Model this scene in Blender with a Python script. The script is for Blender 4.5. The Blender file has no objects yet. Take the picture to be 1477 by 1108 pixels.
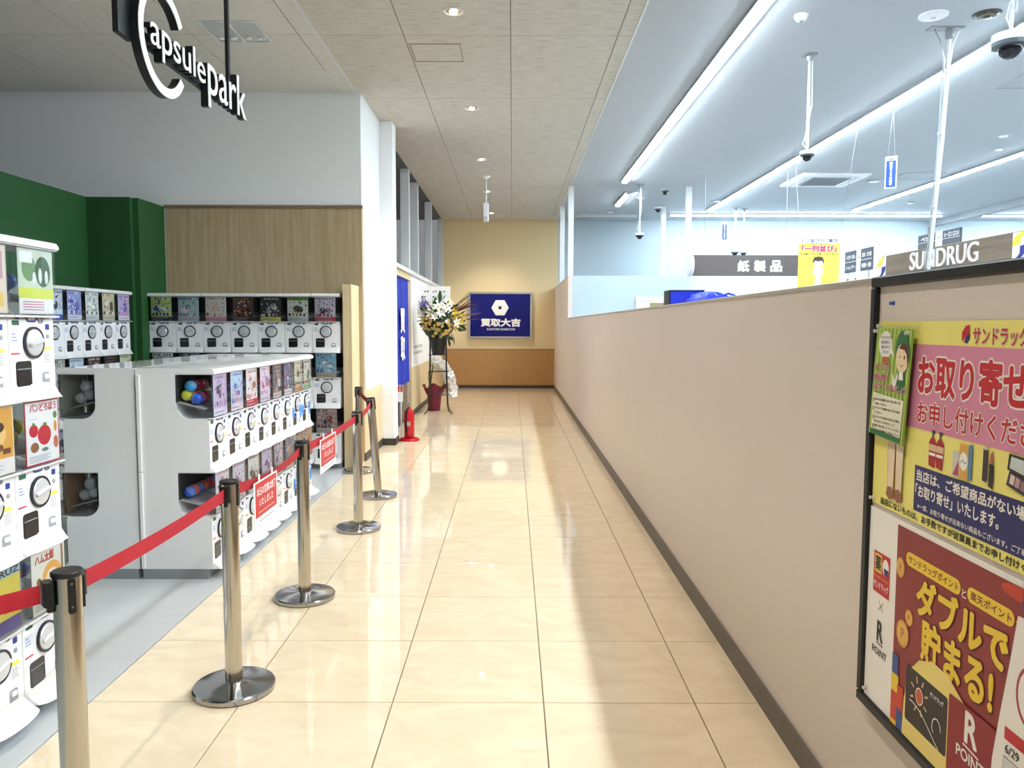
import bpy, math, random
from mathutils import Matrix, Vector

S = bpy.context.scene
COL = S.collection
PI = math.pi

# ------------------------------------------------------------------ camera, world, exposure
cam_d = bpy.data.cameras.new('camera')
cam_d.sensor_fit = 'HORIZONTAL'
cam_d.sensor_width = 36.0
cam_d.lens = 1115.83 * 36.0 / 1477.0
cam_d.clip_start = 0.05
cam_d.clip_end = 200
cam = bpy.data.objects.new('camera', cam_d)
COL.objects.link(cam)
PITCH, YAW, ROLL = 0.0758, -0.0005, 0.0025
_fw = Vector((math.sin(YAW) * math.cos(PITCH), math.cos(YAW) * math.cos(PITCH), -math.sin(PITCH)))
_rt = Vector((math.cos(YAW), -math.sin(YAW), 0))
_up = _rt.cross(_fw)
_r = _rt * math.cos(ROLL) + _up * math.sin(ROLL)
_u = _up * math.cos(ROLL) - _rt * math.sin(ROLL)
cam.matrix_world = Matrix(((_r.x, _u.x, -_fw.x, 0), (_r.y, _u.y, -_fw.y, 0), (_r.z, _u.z, -_fw.z, 1.4944), (0, 0, 0, 1)))
S.camera = cam

world = bpy.data.worlds.new('world')
S.world = world
world.use_nodes = True
_bg = world.node_tree.nodes['Background']
_bg.inputs['Color'].default_value = (0.93, 0.96, 1.0, 1)
_bg.inputs['Strength'].default_value = 0.18

S.view_settings.view_transform = 'Standard'
S.view_settings.look = 'None'
S.view_settings.exposure = 0.5
S.view_settings.gamma = 1.0
S.view_settings.use_curve_mapping = False

STRIP_STRENGTH = 80.0
DOWNLIGHT_WATTS = 130.0

# ------------------------------------------------------------------ materials
def lin(c):
    return tuple(((x / 255) / 12.92 if x / 255 <= 0.04045 else ((x / 255 + 0.055) / 1.055) ** 2.4) for x in c)

MATS = {}
def mat(name, rgb, rough=0.5, metal=0.0, spec=0.5, var=0.03, scale=12.0, bump=0.0, bscale=60.0, coat=0.0, stretch=(1, 1, 1)):
    """plain principled surface with a little procedural variation"""
    if name in MATS:
        return MATS[name]
    m = bpy.data.materials.new(name)
    m.use_nodes = True
    nt = m.node_tree
    p = nt.nodes['Principled BSDF']
    p.inputs['Roughness'].default_value = rough
    p.inputs['Metallic'].default_value = metal
    p.inputs['Specular IOR Level'].default_value = spec
    p.inputs['Coat Weight'].default_value = coat
    c = lin(rgb)
    tc = nt.nodes.new('ShaderNodeTexCoord')
    mp = nt.nodes.new('ShaderNodeMapping')
    mp.inputs['Scale'].default_value = stretch
    nt.links.new(tc.outputs['Object'], mp.inputs['Vector'])
    n = nt.nodes.new('ShaderNodeTexNoise')
    n.inputs['Scale'].default_value = scale
    n.inputs['Detail'].default_value = 3
    nt.links.new(mp.outputs['Vector'], n.inputs['Vector'])
    mx = nt.nodes.new('ShaderNodeMix')
    mx.data_type = 'RGBA'
    mx.inputs['A'].default_value = (*[x * (1 - var) for x in c], 1)
    mx.inputs['B'].default_value = (*[min(1, x * (1 + var)) for x in c], 1)
    nt.links.new(n.outputs['Fac'], mx.inputs['Factor'])
    nt.links.new(mx.outputs['Result'], p.inputs['Base Color'])
    if bump:
        n2 = nt.nodes.new('ShaderNodeTexNoise')
        n2.inputs['Scale'].default_value = bscale
        nt.links.new(mp.outputs['Vector'], n2.inputs['Vector'])
        b = nt.nodes.new('ShaderNodeBump')
        b.inputs['Strength'].default_value = bump
        b.inputs['Distance'].default_value = 0.01
        nt.links.new(n2.outputs['Fac'], b.inputs['Height'])
        nt.links.new(b.outputs['Normal'], p.inputs['Normal'])
    MATS[name] = m
    return m

def emit(name, rgb, strength):
    if name in MATS:
        return MATS[name]
    m = bpy.data.materials.new(name)
    m.use_nodes = True
    p = m.node_tree.nodes['Principled BSDF']
    p.inputs['Base Color'].default_value = (*rgb, 1)
    p.inputs['Emission Color'].default_value = (*rgb, 1)
    p.inputs['Emission Strength'].default_value = strength
    MATS[name] = m
    return m

def glass(name, tint=(1, 1, 1), refl=1.0):
    if name in MATS:
        return MATS[name]
    m = bpy.data.materials.new(name)
    m.use_nodes = True
    nt = m.node_tree
    nt.nodes.remove(nt.nodes['Principled BSDF'])
    out = nt.nodes['Material Output']
    t = nt.nodes.new('ShaderNodeBsdfTransparent')
    t.inputs['Color'].default_value = (*tint, 1)
    g = nt.nodes.new('ShaderNodeBsdfGlossy')
    g.inputs['Roughness'].default_value = 0.03
    fr = nt.nodes.new('ShaderNodeFresnel')
    fr.inputs['IOR'].default_value = 1.35
    mul = nt.nodes.new('ShaderNodeMath')
    mul.operation = 'MULTIPLY'
    mul.inputs[1].default_value = refl
    mul.use_clamp = True
    nt.links.new(fr.outputs['Fac'], mul.inputs[0])
    ms = nt.nodes.new('ShaderNodeMixShader')
    nt.links.new(mul.outputs[0], ms.inputs['Fac'])
    nt.links.new(t.outputs[0], ms.inputs[1])
    nt.links.new(g.outputs[0], ms.inputs[2])
    nt.links.new(ms.outputs[0], out.inputs['Surface'])
    MATS[name] = m
    return m

def wood(name, a, b, rough=0.45, stretch=(14, 14, 0.9)):
    if name in MATS:
        return MATS[name]
    m = bpy.data.materials.new(name)
    m.use_nodes = True
    nt = m.node_tree
    p = nt.nodes['Principled BSDF']
    p.inputs['Roughness'].default_value = rough
    tc = nt.nodes.new('ShaderNodeTexCoord')
    mp = nt.nodes.new('ShaderNodeMapping')
    mp.inputs['Scale'].default_value = stretch
    nt.links.new(tc.outputs['Object'], mp.inputs['Vector'])
    n = nt.nodes.new('ShaderNodeTexNoise')
    n.inputs['Scale'].default_value = 1.3
    n.inputs['Detail'].default_value = 8
    n.inputs['Roughness'].default_value = 0.65
    n.inputs['Distortion'].default_value = 0.6
    nt.links.new(mp.outputs['Vector'], n.inputs['Vector'])
    r = nt.nodes.new('ShaderNodeValToRGB')
    r.color_ramp.elements[0].position = 0.3
    r.color_ramp.elements[0].color = (*lin(a), 1)
    r.color_ramp.elements[1].position = 0.7
    r.color_ramp.elements[1].color = (*lin(b), 1)
    nt.links.new(n.outputs['Fac'], r.inputs['Fac'])
    nt.links.new(r.outputs['Color'], p.inputs['Base Color'])
    MATS[name] = m
    return m

def tile_mat():
    """polished beige porcelain with drifting veins, each tile a little different"""
    m = bpy.data.materials.new('polished_beige_tile')
    m.use_nodes = True
    nt = m.node_tree
    p = nt.nodes['Principled BSDF']
    p.inputs['Roughness'].default_value = 0.035
    p.inputs['Specular IOR Level'].default_value = 0.55
    tc = nt.nodes.new('ShaderNodeTexCoord')
    oi = nt.nodes.new('ShaderNodeObjectInfo')
    add = nt.nodes.new('ShaderNodeVectorMath')
    add.operation = 'MULTIPLY_ADD'
    cx = nt.nodes.new('ShaderNodeCombineXYZ')
    nt.links.new(oi.outputs['Random'], cx.inputs['X'])
    nt.links.new(oi.outputs['Random'], cx.inputs['Z'])
    nt.links.new(cx.outputs[0], add.inputs[0])
    add.inputs[1].default_value = (37, 11, 23)
    nt.links.new(tc.outputs['Object'], add.inputs[2])
    mp = nt.nodes.new('ShaderNodeMapping')
    mp.inputs['Rotation'].default_value = (0, 0, 0.7)
    mp.inputs['Scale'].default_value = (2.0, 3.6, 3)
    nt.links.new(add.outputs[0], mp.inputs['Vector'])
    n = nt.nodes.new('ShaderNodeTexNoise')
    n.inputs['Scale'].default_value = 1.6
    n.inputs['Detail'].default_value = 7
    n.inputs['Distortion'].default_value = 1.4
    nt.links.new(mp.outputs['Vector'], n.inputs['Vector'])
    r = nt.nodes.new('ShaderNodeValToRGB')
    e = r.color_ramp.elements
    e[0].position = 0.32
    e[0].color = (*lin((222, 203, 174)), 1)
    e[1].position = 0.72
    e[1].color = (*lin((235, 218, 191)), 1)
    k = e.new(0.5)
    k.color = (*lin((228, 210, 182)), 1)
    nt.links.new(n.outputs['Fac'], r.inputs['Fac'])
    nt.links.new(r.outputs['Color'], p.inputs['Base Color'])
    return m

def fissured(name, rgb, dark, sx, sy):
    """mineral ceiling board with fine pits"""
    m = bpy.data.materials.new(name)
    m.use_nodes = True
    nt = m.node_tree
    p = nt.nodes['Principled BSDF']
    p.inputs['Roughness'].default_value = 0.9
    tc = nt.nodes.new('ShaderNodeTexCoord')
    mp = nt.nodes.new('ShaderNodeMapping')
    mp.inputs['Scale'].default_value = (sx, sy, 1)
    nt.links.new(tc.outputs['Object'], mp.inputs['Vector'])
    n = nt.nodes.new('ShaderNodeTexNoise')
    n.inputs['Scale'].default_value = 6
    n.inputs['Detail'].default_value = 6
    n.inputs['Roughness'].default_value = 0.7
    nt.links.new(mp.outputs['Vector'], n.inputs['Vector'])
    r = nt.nodes.new('ShaderNodeValToRGB')
    r.color_ramp.elements[0].position = 0.36
    r.color_ramp.elements[0].color = (*lin(dark), 1)
    r.color_ramp.elements[1].position = 0.52
    r.color_ramp.elements[1].color = (*lin(rgb), 1)
    nt.links.new(n.outputs['Fac'], r.inputs['Fac'])
    nt.links.new(r.outputs['Color'], p.inputs['Base Color'])
    return m

def col(rgb, rough=0.55):
    """matte print ink / paint of one colour"""
    return mat('ink_%d_%d_%d_%d' % (*rgb, int(rough * 100)), rgb, rough, var=0.015, scale=30)

# ------------------------------------------------------------------ mesh collecting
class MB:
    def __init__(self):
        self.v, self.f, self.mi = [], [], []
        self.M = None
    def add(self, vs, fs, mi=0):
        b = len(self.v)
        if self.M is not None:
            vs = [tuple(self.M @ Vector(v)) for v in vs]
        self.v += [tuple(v) for v in vs]
        self.f += [tuple(b + i for i in f) for f in fs]
        self.mi += [mi] * len(fs)
        return self
    def box(self, x0, x1, y0, y1, z0, z1, mi=0):
        vs = [(x0, y0, z0), (x1, y0, z0), (x1, y1, z0), (x0, y1, z0), (x0, y0, z1), (x1, y0, z1), (x1, y1, z1), (x0, y1, z1)]
        return self.add(vs, [(3, 2, 1, 0), (4, 5, 6, 7), (0, 1, 5, 4), (1, 2, 6, 5), (2, 3, 7, 6), (3, 0, 4, 7)], mi)
    def cbox(self, x0, x1, y0, y1, z0, z1, c=0.004, mi=0):
        """box with chamfered edges"""
        vs, fs = [], []
        xs, ys, zs = (x0, x1), (y0, y1), (z0, z1)
        idx = {}
        for i in (0, 1):
            for j in (0, 1):
                for k in (0, 1):
                    dx, dy, dz = (c if i == 0 else -c), (c if j == 0 else -c), (c if k == 0 else -c)
                    for a, p in enumerate([(xs[i], ys[j] + dy, zs[k] + dz), (xs[i] + dx, ys[j], zs[k] + dz), (xs[i] + dx, ys[j] + dy, zs[k])]):
                        idx[i, j, k, a] = len(vs)
                        vs.append(p)
        g = lambda i, j, k, a: idx[i, j, k, a]
        for s in (0, 1):
            q = [g(s, 0, 0, 0), g(s, 1, 0, 0), g(s, 1, 1, 0), g(s, 0, 1, 0)]
            fs.append(q if s else q[::-1])
            q = [g(0, s, 0, 1), g(1, s, 0, 1), g(1, s, 1, 1), g(0, s, 1, 1)]
            fs.append(q[::-1] if s else q)
            q = [g(0, 0, s, 2), g(1, 0, s, 2), g(1, 1, s, 2), g(0, 1, s, 2)]
            fs.append(q if s else q[::-1])
        for j in (0, 1):
            for k in (0, 1):
                q = [g(0, j, k, 1), g(1, j, k, 1), g(1, j, k, 2), g(0, j, k, 2)]
                fs.append(q if (j + k) % 2 else q[::-1])
                q = [g(j, 0, k, 0), g(j, 1, k, 0), g(j, 1, k, 2), g(j, 0, k, 2)]
                fs.append(q[::-1] if (j + k) % 2 else q)
                q = [g(j, k, 0, 0), g(j, k, 1, 0), g(j, k, 1, 1), g(j, k, 0, 1)]
                fs.append(q if (j + k) % 2 else q[::-1])
        for i in (0, 1):
            for j in (0, 1):
                for k in (0, 1):
                    q = [g(i, j, k, 0), g(i, j, k, 1), g(i, j, k, 2)]
                    fs.append(q if (i + j + k) % 2 else q[::-1])
        return self.add(vs, fs, mi)
    def prism(self, poly, h0, h1, axis='z', mi=0, cap=True):
        """polygon (a,b) extruded along an axis from h0 to h1"""
        n = len(poly)
        P = {'z': lambda a, b, h: (a, b, h), 'y': lambda a, b, h: (a, h, b), 'x': lambda a, b, h: (h, a, b)}[axis]
        vs = [P(a, b, h0) for a, b in poly] + [P(a, b, h1) for a, b in poly]
        fs = [(i, (i + 1) % n, n + (i + 1) % n, n + i) for i in range(n)]
        if cap:
            fs += [tuple(range(n))[::-1], tuple(range(n, 2 * n))]
        return self.add(vs, fs, mi)
    def ring(self, p0, p1, r0, r1, n=16, mi=0, cap=True):
        p0, p1 = Vector(p0), Vector(p1)
        d = (p1 - p0).normalized()
        a = d.orthogonal().normalized()
        b = d.cross(a)
        vs = []
        for p, r in ((p0, r0), (p1, r1)):
            vs += [tuple(p + (a * math.cos(2 * PI * i / n) + b * math.sin(2 * PI * i / n)) * r) for i in range(n)]
        fs = [(i, (i + 1) % n, n + (i + 1) % n, n + i) for i in range(n)]
        if cap:
            fs += [tuple(range(n))[::-1], tuple(range(n, 2 * n))]
        return self.add(vs, fs, mi)
    def lathe(self, prof, n=24, c=(0, 0, 0), mi=0, axis='z', sc=(1, 1)):
        """profile [(radius, height)...] turned about an axis through c"""
        vs, fs = [], []
        for r, h in prof:
            for i in range(n):
                t = 2 * PI * i / n
                a, b = r * math.cos(t) * sc[0], r * math.sin(t) * sc[1]
                vs.append({'z': (c[0] + a, c[1] + b, c[2] + h), 'y': (c[0] + a, c[1] + h, c[2] + b), 'x': (c[0] + h, c[1] + a, c[2] + b)}[axis])
        for k in range(len(prof) - 1):
            for i in range(n):
                j = (i + 1) % n
                fs.append((k * n + i, k * n + j, (k + 1) * n + j, (k + 1) * n + i))
        fs.append(tuple(range(n))[::-1])
        fs.append(tuple(range((len(prof) - 1) * n, len(prof) * n)))
        return self.add(vs, fs, mi)
    def ball(self, c, r, nu=12, nv=8, sc=(1, 1, 1), mi=0, half=None):
        prof = []
        for k in range(nv + 1):
            t = PI * k / nv
            prof.append((max(1e-5, math.sin(t)) * r, -math.cos(t) * r))
        vs, fs = [], []
        for rr, h in prof:
            for i in range(nu):
                t = 2 * PI * i / nu
                vs.append((c[0] + rr * math.cos(t) * sc[0], c[1] + rr * math.sin(t) * sc[1], c[2] + h * sc[2]))
        lo = len(self.f)
        for k in range(nv):
            for i in range(nu):
                j = (i + 1) % nu
                fs.append((k * nu + i, k * nu + j, (k + 1) * nu + j, (k + 1) * nu + i))
        self.add(vs, fs, mi)
        if half is not None:
            for k in range(nv):
                for i in range(nu):
                    if k >= nv // 2:
                        self.mi[lo + k * nu + i] = half
        return self
    def tube(self, pts, r, n=8, mi=0, r1=None):
        pts = [Vector(p) for p in pts]
        vs, fs = [], []
        ref = None
        for i, p in enumerate(pts):
            d = (pts[min(i + 1, len(pts) - 1)] - pts[max(i - 1, 0)]).normalized()
            if ref is None:
                ref = d.orthogonal().normalized()
            a = (ref - d * ref.dot(d)).normalized()
            ref = a
            b = d.cross(a)
            rr = r if r1 is None else r + (r1 - r) * i / (len(pts) - 1)
            vs += [tuple(p + (a * math.cos(2 * PI * k / n) + b * math.sin(2 * PI * k / n)) * rr) for k in range(n)]
        for i in range(len(pts) - 1):
            for k in range(n):
                j = (k + 1) % n
                fs.append((i * n + k, i * n + j, (i + 1) * n + j, (i + 1) * n + k))
        fs += [tuple(range(n))[::-1], tuple(range((len(pts) - 1) * n, len(pts) * n))]
        return self.add(vs, fs, mi)
    def mesh(self, name, mats, ang=32):
        me = bpy.data.meshes.new(name)
        me.from_pydata(self.v, [], self.f)
        for m in (mats if isinstance(mats, (list, tuple)) else [mats]):
            me.materials.append(m)
        me.polygons.foreach_set('material_index', self.mi)
        me.polygons.foreach_set('use_smooth', [True] * len(self.f))
        me.update()
        me.set_sharp_from_angle(angle=math.radians(ang))
        return me
    def build(self, name, mats, parent=None, ang=32):
        return link(name, self.mesh(name, mats, ang), parent)

def link(name, me, parent=None, loc=None, rotz=None):
    o = bpy.data.objects.new(name, me)
    COL.objects.link(o)
    if parent is not None:
        o.parent = parent
    if loc is not None:
        o.location = loc
    if rotz is not None:
        o.rotation_euler = (0, 0, rotz)
    return o

def tag(o, label, cat, group=None):
    o['label'] = label
    o['category'] = cat
    if group:
        o['group'] = group
    return o

def thing(name, label, cat, loc=(0, 0, 0), rotz=0.0, group=None):
    o = link(name, None, None, loc, rotz)
    o.empty_display_size = 0.05
    return tag(o, label, cat, group)

def struct(name, mb, m, label, cat):
    o = mb.build(name, m)
    o['kind'] = 'structure'
    tag(o, label, cat)
    return o

def rrect(x0, x1, y0, y1, r, n=5, corners='1111'):
    """rounded rectangle, corners: lower-left, lower-right, upper-right, upper-left"""
    pts = []
    for (cx, cy, a0), on in zip([(x0 + r, y0 + r, PI), (x1 - r, y0 + r, 1.5 * PI), (x1 - r, y1 - r, 0), (x0 + r, y1 - r, 0.5 * PI)], corners):
        if on == '1':
            pts += [(cx + r * math.cos(a0 + 0.5 * PI * i / n), cy + r * math.sin(a0 + 0.5 * PI * i / n)) for i in range(n + 1)]
        else:
            pts.append((cx + r * math.copysign(1, math.cos(a0 + PI / 4)), cy + r * math.copysign(1, math.sin(a0 + PI / 4))))
    return pts

def ell(cx, cy, a, b, n=20, t0=0.0):
    return [(cx + a * math.cos(t0 + 2 * PI * i / n), cy + b * math.sin(t0 + 2 * PI * i / n)) for i in range(n)]

# ------------------------------------------------------------------ lettering
_TXT = {}
def glyphs(body, bold=0.0, extrude=0.0, res=3, vertical=False, space=1.0):
    k = (body, bold, extrude, res, vertical, space)
    if k in _TXT:
        return _TXT[k]
    c = bpy.data.curves.new('lettering', 'FONT')
    c.body = '\n'.join(body) if vertical else body
    c.resolution_u = res
    c.offset = bold if extrude else 0.0
    c.extrude = extrude
    c.space_character = space
    c.align_x = 'CENTER' if vertical else 'LEFT'
    o = bpy.data.objects.new('lettering', c)
    me = o.to_mesh()
    v = [tuple(q.co) for q in me.vertices]
    f = [tuple(p.vertices) for p in me.polygons]
    o.to_mesh_clear()
    bpy.data.objects.remove(o)
    bpy.data.curves.remove(c)
    xs = [q[0] for q in v]
    ys = [q[1] for q in v]
    if bold and not extrude:            # heavier strokes: the same outline laid down in a small circle
        n0, v0, f0 = len(v), list(v), list(f)
        steps = 8 if bold < 0.05 else 12
        for s in range(steps):
            t = 2 * PI * s / steps
            v += [(q[0] + bold * math.cos(t), q[1] + bold * math.sin(t), q[2] + 2.5e-5 * (s + 1)) for q in v0]
            f += [tuple(i + n0 * (s + 1) for i in g) for g in f0]
        xs = [q[0] for q in v]
        ys = [q[1] for q in v]
    _TXT[k] = (v, f, min(xs), max(xs), min(ys), max(ys))
    return _TXT[k]

class Panel:
    """flat printed thing with its own frame: x right, y up, z out of the face"""
    def __init__(self, name, origin, ax, ay, w, h, m, thick=0.002, label=None, cat=None, group=None, parent=None, poly=None):
        self.w, self.h = w, h
        mb = MB().prism(poly or [(0, 0), (w, 0), (w, h), (0, h)], -thick, 0)
        self.o = mb.build(name, m, parent)
        ax, ay = Vector(ax).normalized(), Vector(ay).normalized()
        az = ax.cross(ay)
        self.o.matrix_local = Matrix(((ax.x, ay.x, az.x, origin[0]), (ax.y, ay.y, az.y, origin[1]), (ax.z, ay.z, az.z, origin[2]), (0, 0, 0, 1)))
        if label:
            tag(self.o, label, cat, group)
        self.mb, self.mats, self.z = MB(), [], 0.0004
    def _mi(self, m):
        if m not in self.mats:
            self.mats.append(m)
        return self.mats.index(m)
    def poly(self, pts, m, lift=True):
        if lift:
            self.z += 0.00012
        self.mb.add([(a, b, self.z) for a, b in pts], [tuple(range(len(pts)))], self._mi(m))
        return self
    def rect(self, x0, y0, x1, y1, m):
        return self.poly([(x0, y0), (x1, y0), (x1, y1), (x0, y1)], m)
    def disc(self, cx, cy, a, b, m, n=22):
        return self.poly(ell(cx, cy, a, b, n), m)
    def line(self, pts, w, m):
        """a drawn stroke"""
        self.z += 0.00012
        pts = [Vector(p) for p in pts]
        L, R = [], []
        for i, p in enumerate(pts):
            d = (pts[min(i + 1, len(pts) - 1)] - pts[max(i - 1, 0)]).normalized()
            nn = Vector((-d.y, d.x)) * w / 2
            L.append(tuple(p + nn))
            R.append(tuple(p - nn))
        vs = [(a, b, self.z) for a, b in L + R]
        n = len(pts)
        self.mb.add(vs, [(n + i, n + i + 1, i + 1, i) for i in range(n - 1)], self._mi(m))
        return self
    def text(self, body, box, m, bold=0.0, outline=None, ow=0.05, extrude=0.0, vertical=False, keep=False, slope=0.0, res=3, name='lettering'):
        """lettering fitted into box (x0,y0,x1,y1); outline = material of a fatter layer behind"""
        x0, y0, x1, y1 = box
        v, f, a0, a1, b0, b1 = glyphs(body, bold, 0.0, res, vertical)
        sx, sy = (x1 - x0) / (a1 - a0), (y1 - y0) / (b1 - b0)
        if keep:
            sx = sy = min(sx, sy)
        def lay(vs, z, sc=1.0):
            out = []
            for q in vs:
                X = x0 + (q[0] - a0) * sx
                out.append((X, y0 + (q[1] - b0) * sy + slope * (X - x0), z + q[2] * sc))
            return out
        zt = self.z + 0.0002
        if outline is not None:
            ov, of = glyphs(body, bold + ow, 0.0, res, vertical)[:2]
            MB().add(lay(ov, zt), of).build('lettering_outline', outline, self.o)
            zt += 0.0004
        if extrude:
            ev, ef = glyphs(body, bold, 1.0, res, vertical)[:2]
            ob = MB().add(lay([(q[0], q[1], (q[2] + 1) * extrude / 2) for q in ev], zt), ef).build(name, m, self.o, 40)
        else:
            ob = MB().add(lay(v, zt), f).build(name, m, self.o)
        return ob
    def done(self, name='print'):
        if self.mb.v:
            self.mb.build(name, self.mats, self.o)
        return self.o

# ------------------------------------------------------------------ shared surfaces
M_TILE = tile_mat()
M_GROUT = mat('grout_brown', (120, 104, 84), 0.85)
M_GREY_FLOOR = mat('grey_vinyl_floor', (196, 199, 202), 0.2, spec=0.5, var=0.05, scale=2.5, stretch=(1, 6, 1))
M_WHITE_WALL = mat('white_wall_cloth', (236, 238, 240), 0.75, var=0.015, scale=40, bump=0.05, bscale=220)
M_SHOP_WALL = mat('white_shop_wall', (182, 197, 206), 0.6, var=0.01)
M_PARTITION = mat('beige_partition', (219, 206, 198), 0.42, var=0.02, scale=3)
M_PART_EDGE = mat('partition_edge', (176, 168, 158), 0.4)
M_BASE = mat('brown_grey_baseboard', (104, 96, 88), 0.5)
M_DARK_BASE = mat('dark_baseboard', (62, 54, 48), 0.5)
M_GREEN = mat('deep_green_wall', (26, 80, 33), 0.7, var=0.03)
M_DGREEN = mat('dark_green_wall', (10, 52, 12), 0.7, var=0.03)
M_WOOD_DIM = wood('wood_panel_dim', (164, 143, 110), (192, 172, 139))  # same wood as the wing, its dimmer light put into the darker tone
M_WOOD_PALE = wood('pale_wood_panel', (206, 182, 140), (224, 204, 166))
M_TRIM_WOOD = wood('wood_trim', (120, 100, 78), (142, 120, 94), stretch=(0.9, 14, 14))
M_END_WALL = mat('cream_wall', (226, 204, 160), 0.8, var=0.02, scale=50, bump=0.03, bscale=200)
M_END_DADO = wood('ochre_wainscot', (172, 128, 74), (184, 140, 86))
M_CEIL = fissured('corridor_ceiling_board', (208, 205, 197), (180, 176, 166), 0.9, 9)
M_CEIL_L = fissured('grey_ceiling_board', (222, 221, 218), (206, 204, 200), 2.0, 9)
M_JOINT = mat('ceiling_joint', (112, 108, 100), 0.9)
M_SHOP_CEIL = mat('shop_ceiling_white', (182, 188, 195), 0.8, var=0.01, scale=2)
M_WHITE = mat('white_plastic', (240, 241, 242), 0.28, var=0.008)
M_WHITE_MET = mat('white_painted_metal', (216, 219, 222), 0.35, var=0.01)
M_GREY_MET = mat('grey_metal', (150, 152, 154), 0.4, metal=0.6)
M_BLACK = mat('black_plastic', (18, 18, 20), 0.4)
M_DGREY = mat('dim_space_grey', (96, 100, 104), 0.8)  # grey puts the dimness of the open tenant space into the colour
CEIL = 3.95
YB = 18.35

# ------------------------------------------------------------------ floors
floor = struct('floor', MB().box(-1.672, 1.0, -4.0, YB, -0.06, -0.006), M_GROUT, 'polished beige tiled floor of the corridor', 'floor')
X_EDGES = [-1.672, -1.073, -0.473, 0.127, 0.727, 0.989]
for i in range(5):
    w = X_EDGES[i + 1] - X_EDGES[i]
    g = 0.0022
    me = MB().cbox(g, w - g, g, 0.6 - g, -0.012, 0.0, 0.0012).mesh('tile', M_TILE)
    y = 2.9675 - 0.6 * 8
    while y < YB - 0.02:
        if y + 0.6 > YB:
            link('tile', MB().cbox(g, w - g, g, YB - y, -0.012, 0.0, 0.0012).mesh('tile', M_TILE), floor, (X_EDGES[i], y, 0))
        else:
            link('tile', me, floor, (X_EDGES[i], y, 0))
        y += 0.6
gf = struct('floor', MB().box(-10.9, -1.676, -4.0, 8.4, -0.06, 0.0), M_GREY_FLOOR, 'grey vinyl floor under the capsule machines', 'floor')
sf = struct('floor', MB().box(1.07, 14.0, -4.0, YB, -0.06, 0.0), mat('shop_floor', (150, 150, 148), 0.3, var=0.02), 'pale floor of the shop behind the partition', 'floor')

# ------------------------------------------------------------------ ceilings
ce = struct('ceiling', MB().box(-1.655, 1.02, -4.0, YB, CEIL + 0.006, CEIL + 0.1), M_JOINT, 'beige mineral board ceiling over the corridor', 'ceiling')
cx = [-1.655, -0.932, -0.022, 0.888, 1.02]
for i in range(4):
    w = cx[i + 1] - cx[i]
    me = MB().box(0.0035, w - 0.0035, 0.0035, 1.8165, 0, 0.02).mesh('ceiling_panel', M_CEIL)
    y = 6.78 - 1.82 * 6
    while y < YB - 0.05:
        if y + 1.82 > YB:
            link('ceiling_panel', MB().box(0.0015, w - 0.0015, 0.0015, YB - y, 0, 0.02).mesh('ceiling_panel', M_CEIL), ce, (cx[i], y, CEIL))
        else:
            link('ceiling_panel', me, ce, (cx[i], y, CEIL))
        y += 1.82
cl = struct('ceiling', MB().box(-10.9, -1.655, -4.0, 8.4, CEIL + 0.006, CEIL + 0.1), M_JOINT, 'grey white mineral board ceiling over the capsule machines', 'ceiling')
lx = [-10.924, -10.014, -9.104, -8.194, -7.284, -6.374, -5.464, -4.554, -3.644, -2.734, -1.824, -1.66]
for i in range(11):
    w = lx[i + 1] - lx[i]
    me = MB().box(0.004, w - 0.004, 0.004, 0.906, 0, 0.02).mesh('ceiling_panel', M_CEIL_L)
    y = 6.77 - 0.91 * 7
    while y < 8.38:
        if y + 0.91 > 8.4:
            link('ceiling_panel', MB().box(0.0015, w - 0.0015, 0.0015, 8.4 - y, 0, 0.02).mesh('ceiling_panel', M_CEIL_L), cl, (lx[i], y, CEIL))
        else:
            link('ceiling_panel', me, cl, (lx[i], y, CEIL))
        y += 0.91
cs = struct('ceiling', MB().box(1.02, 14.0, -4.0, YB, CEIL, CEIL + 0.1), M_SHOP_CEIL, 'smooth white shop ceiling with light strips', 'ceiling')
struct('trim_1', MB().box(1.012, 1.03, -4.0, YB, CEIL - 0.008, CEIL - 0.001), M_WHITE_MET, 'thin white bead between corridor and shop ceilings', 'trim')
struct('trim_2', MB().box(-1.672, -1.648, -4.0, 8.4, CEIL - 0.01, CEIL - 0.001), M_WHITE_MET, 'thin pale bead beside the grey white ceiling', 'trim')
struct('trim_3', MB().box(9.74, 9.86, -4.0, YB, CEIL - 0.14, CEIL - 0.001), mat('beam_grey', (150, 156, 162), 0.7), 'grey ceiling beam across the far shop', 'beam')

# ------------------------------------------------------------------ right side: low partition, room, shop walls
pw = struct('wall_right', MB().box(0.99, 1.07, -3.0, 13.9, 0.0, 1.615), M_PARTITION, 'low beige partition along the right of the corridor', 'wall')
MB().cbox(0.984, 1.076, -3.0, 13.9, 1.612, 1.628, 0.003).build('cap', M_PART_EDGE, pw)
struct('baseboard_right', MB().box(0.978, 0.992, -3.0, YB, 0.0, 0.092), M_BASE, 'brown grey baseboard along the right wall', 'baseboard')
struct('wall_right', MB().box(0.99, 1.07, 13.9, YB, 0.0, 2.375), M_PARTITION, 'taller beige wall beyond the low partition', 'wall')
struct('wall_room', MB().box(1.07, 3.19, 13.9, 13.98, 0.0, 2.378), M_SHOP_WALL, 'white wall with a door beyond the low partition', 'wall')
struct('wall_room', MB().box(3.11, 3.19, 13.98, YB, 0.0, 2.378), M_SHOP_WALL, 'white side wall of the small room', 'wall')
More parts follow.
